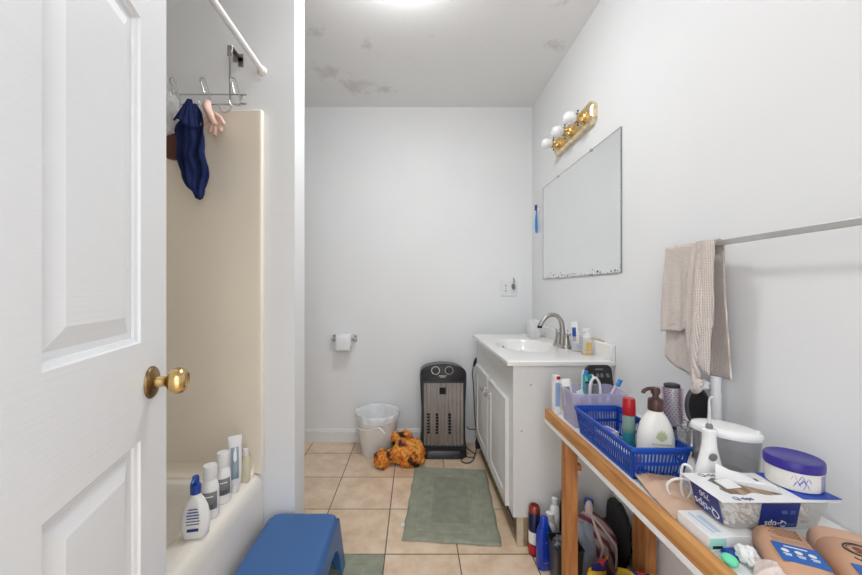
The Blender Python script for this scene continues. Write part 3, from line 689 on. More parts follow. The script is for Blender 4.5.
# ------------------------------------------------------------------ mirror, vanity light, outlet, toothbrush
t = thing('wall_mirror', 'frameless rectangular mirror with speckled lower edge on the right wall', 'mirror', (RX,1.923,1.485))
obj('mirror_pane', G().box(-.005,-.0005,-.447,.447,-.301,.301), M_mirror, t, smooth=False)
obj('mirror_edge', bez(0,0,(1,0,1),(1,0,1)) if 0 else G().box(-.0062,-.0004,-.4492,-.4470,-.302,.302).box(-.0062,-.0004,.447,.4492,-.302,.302).box(-.0062,-.0004,-.4492,.4492,-.3032,-.301).box(-.0062,-.0004,-.4492,.4492,.301,.3027), mat('mirror_edge_dark', (.30,.30,.30), .4, .3), t, smooth=False)
rnd = random.Random(5)
M_spot = mat('lost_silvering', (.06,.06,.055), .5)
def blob(g, cy, cz, r):
    n = 9; ph = rnd.random()*6
    ring = [(0, cy+r*(.6+.7*rnd.random())*cos(2*pi*i/n+ph), max(-.3, cz+r*.8*(.5+.7*rnd.random())*sin(2*pi*i/n+ph))) for i in range(n)]
    g.add([(-.00525, y, z) for _, y, z in ring]+[(-.0051, y, z) for _, y, z in ring], [tuple(range(n)), tuple(reversed(range(n, 2*n)))]+[(i, (i+1) % n, n+(i+1) % n, n+i) for i in range(n)])
g = G()
for c_, w_, n_ in ((-.41,.03,7),(-.22,.05,9),(-.02,.02,5),(.10,.04,9),(.32,.06,9)):
    for k in range(n_): blob(g, c_+rnd.gauss(0, w_), -.297+abs(rnd.gauss(0, .014)), .0022+.0045*rnd.random())
for k in range(30): blob(g, rnd.uniform(-.44,.44), -.299, .002+.002*rnd.random())
for k in range(16): blob(g, -.445, rnd.uniform(-.29,.28), .0015+.002*rnd.random())
o = obj('lost_silvering_spots', g, M_spot, t, smooth=False); o['kind'] = 'stuff'
for y in (-.2, .2):
    for s in (-1,1):
        obj('mirror_clip', G().box(-.011,-.0005,y-.007,y+.007,s*.301-.006,s*.301+.006), M_clear if 0 else M_nickel, t, bevel=.002)

t = thing('vanity_light', 'aged brass vanity light bar with three round white bulbs above the mirror', 'light fixture', (RX,1.905,1.957))
pl = [(-.232,-.030),(-.232,.030),(-.205,.056),(.205,.056),(.232,.030),(.232,-.030),(.205,-.056),(-.205,-.056)]
def plx(x, s, e=0): return [(x, (abs(y)-e)*(1 if y > 0 else -1), (abs(z)-e*s)*(1 if z > 0 else -1)) for y, z in pl]
obj('back_plate', G().loft([plx(-.0005,1,0), plx(-.022,1,0), plx(-.030,1,.012), plx(-.030,1,.014), plx(-.024,1,.020)]), M_brassl, t, ang=20)
for y in (-.152, 0, .155):
    RM = Matrix.Translation((-.024, y, 0)) @ Matrix.Rotation(-pi/2, 4, 'Y')
    s = obj('socket', G().lathe([(.034,0),(.034,.006),(.026,.010),(.0225,.014),(.0225,.034),(.025,.040),(.0235,.041),(.019,.030)], 28), M_brass, t, M=RM, ang=40)
    obj('bulb', G().lathe([(.012,.028),(.014,.038),(.022,.047),(.0285,.060),(.0305,.073),(.0285,.087),(.022,.097),(.012,.103),(0,.1045)], 28), mat('opal_bulb', (.88,.89,.90), .15, var=.005), s, ang=60)
    for q in (-1,1):
        obj('thumb_screw', G().tube([(q*.022,0,.030),(q*.034,0,.032)], .0022, 8, smooth=False).ball((q*.036,0,.032), .0045, 8), M_black, s)

t = thing('double_outlet', 'white two-gang wall outlet with a small grey plug on the back wall', 'outlet', (.690,BY,1.123))
obj('cover_plate', G().loft([[(x*.058*s, -y, z*.058*s) for x, z in ((-1,-1),(1,-1),(1,1),(-1,1))] for y, s in ((0,1),(.004,1),(.0065,.95))]), M_plast, t)
obj('receptacle', G().box(-.042,-.009,-.0085,-.005,-.035,.035), M_plast, t, bevel=.001)
obj('receptacle', G().box(.009,.042,-.0085,-.005,-.035,.035), M_plast, t, bevel=.001)
g = G()
for z in (-.02,.02): g.box(-.032,-.029,-.0092,-.008,z-.006,z+.006).box(-.022,-.0195,-.0092,-.008,z-.005,z+.005)
obj('slot', g.box(-.029,-.022,-.0092,-.008,-.002,.002), M_dark, t)
obj('plug', G().loft([[(.026+a*cos(q), -y, .012+b*sin(q)) for q in [2*pi*k/16 for k in range(16)]] for y, a, b in ((.008,.012,.02),(.02,.013,.024),(.028,.010,.02))]).tube([(.026,-.02,.025),(.030,-.022,.055),(.027,-.012,.075)], .004, 8), M_grey, t)
t = thing('toothbrush_holder', 'blue toothbrush in a suction holder on the right wall near the corner', 'toothbrush', (RX,2.47,1.60))
obj('suction_cup', G().lathe([(.016,0),(.014,.004),(.006,.012),(0,.013)], 20), M_plast, t, M=Matrix.Translation((-.0005,0,.068)) @ Matrix.Rotation(-pi/2, 4, 'Y'))
obj('toothbrush_body', G().tube([(-.016,0,.095),(-.016,0,.05),(-.017,0,.0),(-.016,0,-.06),(-.015,0,-.095)], [.005,.0045,.008,.0095,.006], 12), mat('bright_blue', srgb(30,140,210), .3), t)
obj('brush_head', G().box(-.026,-.012,-.007,.007,.062,.10), mat('purple_bristle', srgb(90,60,130), .6), t, bevel=.002)

# ------------------------------------------------------------------ towel bar and towel
t = thing('towel_bar', 'long flat metal towel bar on the right wall', 'towel bar', (RX,0,1.2335))
obj('bar', G().box(-.060,-.054,.46,1.135,-.007,.007), M_alu, t, bevel=.001)
for y in (1.125,.47):
    obj('end_bracket', G().box(-.06,-.0005,y-.004,y+.004,-.013,.013).box(-.006,-.0005,y-.012,y+.012,-.02,.02), M_alu, t, bevel=.0015)
tw = thing('hand_towel', 'beige waffle hand towel draped over the flat metal bar', 'towel', (RX-.057,0,1.2335))
def drape(side, ya, yb, L0, L1, ripple, ph, skew=0, bow=0):
    def f(u, v):
        # v from crest of the fold on the bar to the hem
        y = ya+(yb-ya)*u; y += skew*v+ .006*sin(v*4+ph)*u
        L = L0+(L1-L0)*u
        if v < .12:
            a = v/.12*pi/2; x = side*(.011+.004*u)*sin(a); z = .0115*cos(a)-.002
        else:
            k = (v-.12)/.88; x = side*(.011+.004*u+.010*k+ripple*min(1, k*2.5)*(sin(u*9+ph)*.6+.4*sin(u*17+ph*2)+.4)); z = -.002-L*k
        z += .006*sin(u*7+ph)*(1 if v > .9 else 0)*.6
        y += bow*sin(pi*v)
        return (x, y, z+.003*sin(u*13+ph)*(1-v))
    return f
obj('front_layer', G().grid(drape(-1,1.118,.985,.255,.225,.006,1.0), 40, 40), M_waffle, tw, solid=.004, ang=80)
obj('front_underlayer', G().grid(drape(-.55,1.118,1.01,.335,.37,.004,2.2), 40, 44), M_waffle, tw, solid=.004, ang=80)
obj('back_layer', G().grid(drape(1,1.10,.935,.34,.36,.002,.3), 40, 40), M_waffle, tw, solid=.004, ang=80)
def tail(u, v):
    k = v; w = .040+.035*sin(pi*min(1,k*1.15))**1.0 - .05*max(0, k-.75)
    w = max(.010, w*(1-max(0,k-.55)/.6))
    y = .978+.008*k+(u-.5)*2*w*.62; x = -.014-.022*sin(pi*u)*(.5+.5*sin(pi*k))-.006*k+.004*sin(u*14)
    return (x, y, .010-.405*k-.01*(1-k)*abs(u-.4))
obj('twisted_fold', G().grid(tail, 28, 48), M_waffle, tw, solid=.005, ang=80)
def fold2(u, v):
    w = .026*(1-.25*v)
    return (-.018-.012*sin(pi*u), .955+.010*v+(u-.5)*2*w, .008-.36*v*(1-.12*u))
obj('side_fold', G().grid(fold2, 18, 40), M_waffle, tw, solid=.004, ang=80)
obj('knotted_end', G().tube([(-.020,.980,-.372),(-.028,.974,-.388),(-.026,.985,-.400),(-.018,.992,-.394)], [.012,.013,.011,.006], 12), M_waffle, tw, ang=80)

# ------------------------------------------------------------------ wooden shelf table
SZ = .6365; YF, YN = 1.400, .30
t = thing('shelf_table', 'narrow wooden shelf table with white board top along the right wall', 'shelf table', (0,0,0))
obj('edge_board', G().box(.510,.529,YN,YF,.606,.644), M_wood, t, bevel=.0015)
obj('white_panel', G().box(.510,.855,YN,YF+.002,.590,.6055), M_plast, t, bevel=.001)
obj('top_board', G().box(.5295,.855,YN,YF,.6058,SZ-.0006), M_gloss, t, bevel=.001)
obj('leg', G().box(.510,.549,1.200,1.240,.0005,.5895), M_woodz, t, bevel=.001)
obj('leg', G().box(.800,.838,1.235,1.310,.0005,.5895), M_woodz, t, bevel=.001)
obj('leg', G().box(.510,.549,.36,.40,.0005,.5895), M_woodz, t, bevel=.001)
obj('leg', G().box(.800,.838,.36,.435,.0005,.5895), M_woodz, t, bevel=.001)
obj('brace_block', G().box(.5495,.572,1.205,1.235,.545,.5895), M_woodz, t, bevel=.001)
obj('brace_block', G().box(.5495,.566,1.208,1.232,.495,.515), M_woodz, t, bevel=.001)
g = G()
for x, y, z in ((.512,1.209,.535),(.512,1.226,.46)): g.ball((x-.0022,y,z), .002, 6)
obj('screw', g, M_dark, t)

# lilac bin
t = thing('storage_bin', 'translucent lilac plastic bin of toothbrushes at the far end of the shelf', 'bin', (.630,1.268,SZ))
def openbox(base, rim, h, th=.0018, rad=.02, lip=.004):
    (bx, by), (rx, ry) = base, rim
    return G().loft([rr(0,0,.0005,bx-.004,by-.004,rad), rr(0,0,.004,bx,by,rad), rr(0,0,h-.006,rx,ry,rad), rr(0,0,h-.006,rx+lip,ry+lip,rad), rr(0,0,h,rx+lip,ry+lip,rad), rr(0,0,h,rx-th,ry-th,rad), rr(0,0,.006,bx-th,by-th,rad)])
obj('tub', openbox((.084,.056),(.092,.063),.122), M_lilac, t, ang=40)
def brush(name, label, x, y, z, rot, c1, c2, group=None, L=.17):
    t = thing(name, label, 'toothbrush', (x,y,z), rot, 'toothbrushes in the lilac bin')
    obj('handle', G().tube([(0,0,0),(0,.002,.05),(0,-.001,.10),(0,0,.135),(0,0,L)], [.005,.0065,.0055,.0035,.004], 10), c1, t)
    obj('bristles', G().box(-.005,.005,-.015,-.002,L-.026,L), c2, t, bevel=.0015)
    return t
M_sky = mat('brush_blue', srgb(40,130,200), .3); M_pale = mat('brush_pale', srgb(210,220,232), .3)
brush('toothbrush', 'pale toothbrush with a blue bristle head standing upright in the lilac bin', .602,1.300,SZ+.012, (radians(3),radians(-3),radians(80)), M_pale, M_sky)
brush('toothbrush', 'green and teal toothbrush leaning in the middle of the lilac bin', .600,1.262,SZ+.012, (radians(8),radians(6),radians(120)), M_teal, M_green, L=.16)
brush('toothbrush', 'lavender toothbrush with blue bristles leaning right out of the lilac bin', .648,1.262,SZ+.012, (0,radians(30),radians(8)), mat('brush_lavender', srgb(206,190,220), .3), M_sky, L=.165)
brush('toothbrush', 'white toothbrush standing beside the green toothbrush in the lilac bin', .628,1.300,SZ+.012, (radians(-6),radians(4),radians(-100)), M_plast, M_teal, L=.155)
t = thing('dental_flosser', 'rounded white handle sticking up in the lilac bin', 'flosser', (.645,1.282,SZ+.012))
obj('handle_loop', G().tube([(-.016,0,.0),(-.016,0,.09),(-.012,0,.128),(.003,0,.146),(.018,0,.128),(.022,0,.09),(.020,0,.0)], .0045, 10), M_plast, t)
obj('flosser_body', G().loft([rr(.003,0,z,a,.006,.005) for z,a in ((.0,.008),(.09,.010),(.12,.006))]), M_grey, t)
squeeze_tube('toothpaste_tube', 'white tube with crimped top leaning left in the lilac bin', (.572,1.305,SZ+.012), 0, .135, .016, M_plast, M_plast, .014, M_grey, rot=(0,radians(-8),radians(-20)))
squeeze_tube('toothpaste_tube', 'white tube with dark red stripe low in the lilac bin', (.600,1.235,SZ+.012), 0, .120, .012, M_plast, M_red, .012, M_red, rot=(0,radians(-16),radians(10)))
t = thing('toothpaste_box', 'upright white toothpaste box with a red corner left of the lilac bin', 'box', (.5425,1.368,SZ), (0,0,radians(4)))
obj('carton', G().box(-.0125,.0125,-.012,.012,.0003,.146), M_plast, t, bevel=.0008)
obj('red_panel', G().box(-.004,.0105,-.0126,-.0118,.132,.1445), M_red, t)
obj('blue_panel', G().box(-.009,.008,-.0126,-.0118,.03,.12), mat('pale_blue_print', srgb(150,175,215), .4), t)
t = thing('black_holder', 'black plastic slab with a slotted handle standing behind the lilac bin', 'holder', (.715,1.372,SZ), (radians(-6),0,radians(2)))
def slab(x0, x1, z0, z1, r, y0, y1):
    base = rr((x0+x1)/2, (z0+z1)/2, 0, (x1-x0)/2, (z1-z0)/2, r)
    k = lambda z: 1-.13*(z-z0)/(z1-z0)
    return G().loft([[(p[0]*k(p[1]), y, p[1]) for p in base] for y in (y0, y1)])
obj('slab', slab(-.058,.058,.001,.182,.022,-.008,.008), M_black, t, bevel=.002)
obj('handle_slot', slab(-.017,.017,.163,.169,.003,-.0086,-.0075), M_grey, t)
for x in (-.032,-.008,.010,.034): obj('key', slab(x-.006,x+.006,.135,.150,.003,-.0095,-.0075), M_grey, t)

# blue lattice basket
t = thing('lattice_basket', 'bright blue lattice basket with toiletries in the middle of the shelf', 'basket', (.605,1.030,SZ))
def basket():
    b, r_, h = (.060,.142), (.071,.158), .086
    def wall(p0, p1, q0, q1, n):     # base edge p0-p1, rim edge q0-q1
        P0, P1, Q0, Q1 = [Vector(v) for v in (p0, p1, q0, q1)]
        pt = lambda u, v: (P0.lerp(P1, u)).lerp(Q0.lerp(Q1, u), v)
        nrm = (P1-P0).cross(Q0-P0).normalized()*.0011
        g = G()
        def bar(u0, u1, v0, v1):
            c = [pt(u0,v0), pt(u1,v0), pt(u1,v1), pt(u0,v1)]
            g.add([p-nrm for p in c]+[p+nrm for p in c], [(3,2,1,0),(4,5,6,7),(0,1,5,4),(1,2,6,5),(2,3,7,6),(3,0,4,7)])
        for i in range(n+1):
            u = i/n; bar(max(0,u-.2/n), min(1,u+.2/n), 0, 1)
        for v0, v1 in ((0,.07),(.44,.54),(.80,.93)): bar(0, 1, v0, v1)
        bar(0,.05*10/n,0,1); bar(1-.05*10/n,1,0,1)
        return g
    (bx, by), (rx, ry) = b, r_
    C = [(-1,-1),(1,-1),(1,1),(-1,1)]
    for i in range(4):
        a, c = C[i], C[(i+1) % 4]
        obj('lattice_wall', wall((a[0]*bx,a[1]*by,.002),(c[0]*bx,c[1]*by,.002),(a[0]*rx,a[1]*ry,h),(c[0]*rx,c[1]*ry,h), 15 if i % 2 == 0 else 28), M_basket, t, smooth=False)
    g = G()
    for i in range(10): y = -by+2*by*(i+.5)/10; g.box(-bx,bx,y-.003,y+.003,.001,.003)
    for i in range(6): x = -bx+2*bx*(i+.5)/6; g.box(x-.003,x+.003,-by,by,.001,.003)
    obj('bottom_grid', g, M_basket, t, smooth=False)
    n = 8
    rim = [rr(0,0,z,rx+a,ry+a,.012) for z, a in ((h-.005,0),(h-.006,.006),(h+.001,.006),(h+.002,.004),(h+.001,-.001),(h-.005,-.001),(h-.005,0))]
    obj('rim', G().loft(rim, False, False), M_basket, t, ang=50)
basket()
BZ = SZ+.0035
def carton(label, x, y, z, w, d, h, rz, c, c2, tilt=0):
    t = thing('toiletry_box', label, 'box', (x,y,z), (tilt,0,rz), 'cartons in the blue basket')
    obj('carton', G().box(-w/2,w/2,-d/2,d/2,0,h), c, t, bevel=.0008)
    obj('printed_panel', G().box(-w*.35,w*.35,-d*.42,d*.42,h-.0001,h+.0005).box(-w/2-.0005,-w/2,-d*.4,d*.4,h*.2,h*.8), c2, t)
carton('teal and white carton along the left side inside the blue basket', .564,1.02,BZ, .022,.19,.038, radians(1), M_teal, M_plast)
carton('pink topped carton near the front left inside the blue basket', .590,.985,BZ, .020,.09,.030, radians(-4), mat('pink_print', srgb(214,120,130), .4), M_plast)
carton('white and violet carton at the back inside the blue basket', .600,1.115,BZ, .045,.05,.034, radians(12), M_plast, M_violet)
t = thing('spray_bottle', 'slim clear green bottle with a red cap standing in the blue basket', 'bottle', (.622,1.035,BZ))
obj('body', G().lathe([(.014,0),(.016,.003),(.016,.100),(.0145,.108)], 28), mat('green_clear', srgb(150,190,170), .15, alpha=.55), t, ang=50)
obj('label', G().lathe([(.0163,.02),(.0163,.060)], 28, c0=False, c1=False), M_teal, t)
obj('cap', G().lathe([(.0165,.108),(.0175,.110),(.0165,.150),(.0145,.156),(0,.157)], 28), M_red, t, ang=50)
squeeze_tube('white_tube', 'white tube leaning behind the pump bottle in the blue basket', (.655,1.085,BZ), 0, .142, .020, M_plast, M_plast, .03, None, rot=(0,radians(-4),radians(20)))
t = thing('lotion_bottle', 'cream lotion bottle with a dark brown pump in the blue basket', 'bottle', (.635,.940,BZ), (0,0,radians(-14))); t.scale = (1.04,1,1.0)
obj('body', bottle(G(), [(0,.034,.022,.02),(.004,.039,.026,.024),(.05,.042,.028,.026),(.085,.041,.027,.026),(.115,.035,.024,.023),(.138,.025,.020,.019),(.150,.0165,.0155,.015),(.157,.015,.015,.0145)], 7), M_cream, t, ang=60)
obj('pump_collar', G().lathe([(.0165,.153),(.0175,.156),(.0170,.180),(.0155,.183),(.008,.186),(.006,.200)], 28), M_brown, t, ang=50)
obj('pump_head', G().lathe([(.010,.196),(.011,.206),(.009,.213),(0,.214)], 20).tube([(.0,0,.206),(-.015,-.004,.210),(-.028,-.008,.205),(-.031,-.009,.198)], .0048, 10), M_brown, t, ang=50)
def leafmark(g, x, z, s):
    for k in range(9):
        a = -1.1+2.2*k/8; r = s*(.8+.2*cos(3*a))
        cx, cz = x+r*.55*sin(a), z+r*.55*cos(a)
        g.add([(x,-.0292,z-.2*s),(cx+.12*s*cos(a),-.0292,cz-.12*s*sin(a)),(x+r*sin(a),-.0285,z+r*cos(a)),(cx-.12*s*cos(a),-.0292,cz+.12*s*sin(a))], [(0,1,2,3)])
g = G(); leafmark(g, .004, .086, .026); 
for k, w in enumerate((.022,.016,.024,.018)): g.box(.004-w,.004+w,-.0292,-.027,.072-k*.008,.0745-k*.008)
obj('label', g, M_leaf, t)

# cup with round brush and scissors
t = thing('clear_cup', 'clear plastic cup behind the blue basket holding a round brush', 'cup', (.765,1.035,SZ+.0003))
obj('cup', G().lathe([(.026,0),(.028,.002),(.032,.074),(.0308,.074),(.027,.004),(0,.004)], 32), M_smoke, t, ang=50)
t = thing('round_hairbrush', 'round hairbrush with black tip and maroon bristles behind the pump bottle', 'hairbrush', (.757,1.038,SZ+.008), (0,radians(-2.5),0))
obj('handle', G().tube([(0,0,0),(0,0,.04),(0,0,.075)], [.008,.009,.007], 12, smooth=False), M_black, t)
obj('barrel', G().lathe([(.010,.07),(.0195,.078),(.0195,.183)], 28), mat('perforated_silver', (.55,.52,.56), .35, .6), t)
obj('tip_cap', G().lathe([(.0200,.183),(.0205,.186),(.0200,.191),(.015,.193),(0,.193)], 28), M_black, t, ang=50)
g = G()
for k in range(15):
    z = .082+.0068*k
    for j in range(14):
        a = 2*pi*(j+.5*(k % 2))/14; c, s = cos(a), sin(a)
        g.add([(c*.019-s*.0013,s*.019+c*.0013,z),(c*.019+s*.0013,s*.019-c*.0013,z),(c*.019,s*.019,z+.0022),(c*.030,s*.030,z+.0007)], [(0,1,2),(0,1,3),(1,2,3),(2,0,3)])
o = obj('bristles', g, mat('maroon_bristle', srgb(110,60,92), .5), t, smooth=False); o['kind'] = 'stuff'
t = thing('scissors', 'small chrome scissors with ring handles in the clear cup', 'scissors', (.782,1.020,SZ+.006))
ring = lambda x: [(x+.010*cos(2*pi*k/12), 0, .083+.012*sin(2*pi*k/12)) for k in range(12)]
obj('handle_ring', G().tube(ring(-.011), .0018, 8, closed=True, sub=2), M_chrome, t); obj('handle_ring', G().tube(ring(.011), .0018, 8, closed=True, sub=2), M_chrome, t)
obj('blade', G().tube([(-.009,0,.072),(.0,0,.05),(.004,0,.0)], .002, 6, smooth=False), M_chrome, t); obj('blade', G().tube([(.009,.002,.072),(.0,.002,.05),(-.004,.002,.0)], .002, 6, smooth=False), M_chrome, t)
# paddle brush
t = thing('paddle_brush', 'black oval paddle hairbrush standing against the wall under the towel', 'hairbrush', (.794,1.002,SZ+.0004), (radians(-3),radians(2),radians(-8))); t.scale = (.95,.95,.93)
def oval(y, s, hz=.058, hx=.032): return [(hx*s*cos(2*pi*k/36), y, .155+hz*s*sin(2*pi*k/36)) for k in range(36)]
obj('handle', G().tube([(0,.004,.0),(0,.004,.05),(0,.004,.105)], [.010,.008,.010], 12), M_black, t)
obj('paddle', G().loft([oval(.010,.9), oval(.006,1), oval(-.003,1), oval(-.006,.96)]), mat('dark_grey_plastic', (.09,.09,.1), .35), t, ang=40)
obj('cushion', G().loft([oval(-.0055,.86), oval(-.009,.8), oval(-.010,.5)]), M_bsoft, t, ang=50)
g = G()
for i in range(-5,6):
    for j in range(-10,11):
        x, z = i*.0048, j*.0048
        if (x/.027)**2+(z/.049)**2 < 1: g.add([(x-.0007,-.009,.155+z),(x+.0007,-.009,.155+z),(x,-.009,.1564+z),(x,-.021,.1555+z)], [(0,1,3),(1,2,3),(2,0,3)])
o = obj('bristles', g, M_black, t, smooth=False); o['kind'] = 'stuff'
o = obj('hair_scrunchie', crumple((0,0,0), .017, (1.25,.7,.8), 9.1, .35, 3, 16), M_plast, loc=(.792,.988,SZ+.212), ang=60); tag(o, 'small crumpled white hair tie resting on the paddle brush top', 'hair tie')
t = thing('slim_bottle', 'tall slim white bottle against the wall behind the paddle brush', 'bottle', (.832,.985,SZ+.0004))
obj('body', G().lathe([(.012,0),(.013,.003),(.013,.19),(.0115,.197)], 24), M_plast, t, ang=50); obj('cap', G().lathe([(.0125,.197),(.0125,.236),(0,.238)], 24), M_gloss, t)

# water flosser
t = thing('water_flosser', 'white countertop water flosser with smoky tank and oval lid', 'water flosser', (.730,.838,SZ+.0004), (0,0,radians(-50))); t.scale = (.84,.84,1.02)
def el(z, a, b, cx=0, cy=0, n=40): return [(cx+a*cos(2*pi*j/n), cy+b*sin(2*pi*j/n), z) for j in range(n)]
obj('base_unit', G().loft([el(0,.066,.044), el(.004,.070,.048), el(.045,.066,.045), el(.052,.060,.040)]), M_gloss, t, ang=50)
obj('tank', G().loft([el(.046,.068,.046), el(.05,.070,.048), el(.136,.0765,.052), el(.136,.0745,.050), el(.054,.067,.045)]), M_smoke, t, ang=50)
obj('lid', G().loft([el(.134,.078,.0535), el(.136,.0795,.055), el(.143,.0795,.055), el(.149,.075,.051), el(.152,.06,.040), el(.153,.03,.02)]), M_gloss, t, ang=50)
obj('lid_latch', G().loft([el(.146,.008,.012,.066), el(.154,.006,.009,.066)]), M_gloss, t)
obj('water_level', G().loft([el(.056,.064,.042), el(.085,.067,.045)]), M_tray, t)
t2 = thing('flosser_handle', 'white water flosser handle with clear tip standing in front of the tank', 'flosser handle', (.643,.778,SZ+.0004))
obj('cradle', G().loft([el(0,.024,.020), el(.01,.026,.022), el(.05,.026,.020), el(.075,.026,.016), el(.08,.020,.012)]), M_gloss, t2, ang=50)
obj('grip', G().loft([el(.05,.033,.018), el(.075,.030,.018), el(.105,.021,.016), el(.135,.0135,.0135), el(.158,.0125,.0125), el(.164,.0145,.0145), el(.169,.0145,.0145), el(.171,.010,.010)]), M_gloss, t2, ang=50)
obj('button', G().lathe([(.0085,0),(.0085,.002),(.006,.003),(0,.003)], 24), M_grey, t2, M=Matrix.Translation((-.005,-.0155,.115)) @ Matrix.Rotation(radians(97), 4, 'X'))
obj('nozzle_collar', G().lathe([(.0065,.169),(.0065,.178),(.004,.182)], 16), M_grey, t2)
obj('nozzle', G().tube([(0,0,.176),(0,0,.205),(0,0,.232)], [.0038,.0028,.0022], 10, smooth=False).tube([(0,0,.232),(.003,0,.238),(.009,0,.238)], .0022, 8), mat('clear_nozzle', (.80,.82,.84), .1, alpha=.6), t2)
obj('hose', G().tube([(-.030,0,.055),(-.040,.0,.085),(-.050,.012,.082),(-.050,.014,.03),(-.045,.008,.012),(-.038,.0,.035),(-.050,-.006,.060),(-.072,.004,.058),(-.082,.014,.040),(-.072,.018,.015),(-.050,.015,.006),(-.035,.002,.012)], .0027, 10), M_gloss, t2, ang=60)
obj('chrome_clip', G().ball((-.040,-.012,.055), .008, 10, (1,.6,1.3)), M_chrome, t2)

# kraft packet
t = thing('kraft_packet', 'flat brown paper packet lying in front of the blue basket', 'packet', (.594,.800,SZ))
def pk(u, v):
    x = -.062+.092*u; y = -.072+.150*v+.012*u*(1-2*u)
    h = .004+.014*sin(pi*min(1,max(0,u)))*sin(pi*v)+.020*max(0, v-.55)*1.6
    return (x+(.012*v), y, h+.003*noise.noise(Vector((u*5,v*6,1))))
g = G().grid(pk, 26, 26)
obj('paper', g, M_kraft, t, solid=.004, ang=60)
obj('folded_flap', G().grid(lambda u, v: (lambda p: (p[0], p[1], p[2]+.0035))(pk(.25+.7*u, .80+.19*v*(1-.3*u))), 16, 6), mat('kraft_inner', srgb(188,152,126), .8), t, solid=.001)

# flat white box and swab box
t = thing('flat_white_box', 'flat white carton under the front corner of the swab box', 'box', (.577,.684,SZ), (0,0,radians(1)))
obj('carton', G().box(-.045,.045,-.040,.038,.0004,.0275), M_plast, t, bevel=.0008)
obj('top_print', G().box(-.030,-.026,-.03,.03,.0274,.0279).box(-.022,-.012,-.028,.02,.0274,.0279), mat('faint_blue_print', srgb(190,205,220), .5), t)
obj('front_print', G().box(-.045,-.015,-.0406,-.0398,.004,.024), mat('aqua_print', srgb(160,210,200), .4), t)
obj('front_mark', G().box(-.040,-.022,-.0412,-.0400,.006,.011), M_dark, t)
BXZ = SZ+.0284
t = thing('swab_box', 'torn open cotton swab box of clear plastic and navy card', 'box', (.566,.652,BXZ))
WX, WY, H = .205, .098, .0575
def tr(z, k):
    i = .014*(1-z/H)+k; return rr(WX/2, WY/2, z, WX/2-i, WY/2-i*.7, .018)
obj('plastic_tray', G().loft([tr(.0004,.002), tr(.003,0), tr(H-.003,0), tr(H-.003,.0015), tr(.004,.0015)]), M_tray, t, ang=50)
# swabs
g = G(); rs = random.Random(8)
for k in range(230):
    x = .018+rs.random()*.155; z = .006+rs.random()*.045; y0 = .015+rs.random()*.004
    g.tube([(x,y0,z),(x+rs.uniform(-.003,.003),WY-.016,z)], .0012, 5, smooth=False)
o = obj('swab_sticks', g, mat('swab_paper', srgb(226,202,178), .8, var=.08), t, ang=60); o['kind'] = 'stuff'
g = G()
for k in range(230):
    x = .018+rs.random()*.155; z = .007+rs.random()*.046; g.ball((x,.016+rs.random()*.004,z), .0027, 5, (1,1.6,1))
for k in range(150):
    y = .02+rs.random()*.06; z = .007+rs.random()*.046; g.ball((.0155+rs.random()*.003,y,z), .0027, 5, (1.3,1,1))
o = obj('cotton_tips', g, mat('cotton', (.84,.83,.81), .9), t); o['kind'] = 'stuff'
zc = H+.0004
g = G()
ox = [(-.006,-.004),(WX+.004,-.004),(WX+.004,WY+.002),(-.006,WY+.002)]
hole = [(.030,.022),(.055,.018),(.075,.026),(.100,.017),(.128,.020),(.138,.04),(.125,.060),(.133,.078),(.10,.084),(.07,.076),(.045,.082),(.026,.07),(.033,.05),(.024,.036)]
n = len(hole); c = (WX/2-.02, WY/2)
outer = []
for hx, hy in hole:
    dx, dy = hx-c[0], hy-c[1]
    tx = ((WX+.004 if dx > 0 else -.006)-c[0])/dx if abs(dx) > 1e-6 else 1e9; ty = ((WY+.002 if dy > 0 else -.004)-c[1])/dy if abs(dy) > 1e-6 else 1e9
    k = min(tx, ty); outer.append((c[0]+dx*k, c[1]+dy*k))
for cx, cy in ox:
    j = min(range(n), key=lambda q: (outer[q][0]-cx)**2+(outer[q][1]-cy)**2); outer[j] = (cx, cy)
g.loft([[(x,y,zc) for x,y in outer],[(x,y,zc+.0010) for x,y in outer],[(x,y,zc+.0012) for x,y in hole],[(x,y,zc) for x,y in hole]], False, False)
g.add([(x,y,zc) for x,y in outer]+[(x,y,zc) for x,y in hole], [(i,(i+1) % n,n+(i+1) % n,n+i) for i in range(n)])
obj('card_lid', g, M_plast, t, smooth=False)
fl = [(.05,.078,zc),(.13,.024,zc),(.124,.028,zc+.013),(.110,.038,zc+.020),(.104,.044,zc+.012),(.088,.056,zc+.022),(.072,.070,zc+.022),(.055,.084,zc+.030)]
g = G(); nv_ = Vector((.55,.83,0))*.0008
g.add([tuple(Vector(p)-nv_) for p in fl]+[tuple(Vector(p)+nv_) for p in fl], [tuple(range(8)), tuple(reversed(range(8,16)))]+[(i,(i+1) % 8,8+(i+1) % 8,8+i) for i in range(8)])
obj('torn_flap', g, M_plast, t, smooth=False)
obj('torn_card_piece', G().box(.032,.06,.03,.06,-.0006,.0006), M_plast, t, M=Matrix.Translation((0,0,zc+.004)) @ Matrix.Rotation(radians(-5),4,'Y'))
obj('blue_flap', G().prism([(.150,.004),(.219,.002),(.215,.060),(.205,WY),(.150,WY)], zc+.0014, zc+.0026), mat('flap_blue', srgb(24,70,180), .4), t, smooth=False)
g = G().box(.070,.140,-.0012,-.0004,.006,.054)
g.v = [(x, y+.0095*(1-z/H), z) for x, y, z in g.v]
fp = obj('navy_front_label', g, M_navy, t, smooth=False)
g = G().box(-.0012,-.0002,.014,.080,.006,.054); g.v = [(x+.0135*(1-z/H), y, z) for x, y, z in g.v]
lp = obj('navy_side_label', g, M_navy, t, smooth=False)
slX = Vector((-.0135/H,0,1)).normalized()      # direction going up the tilted side
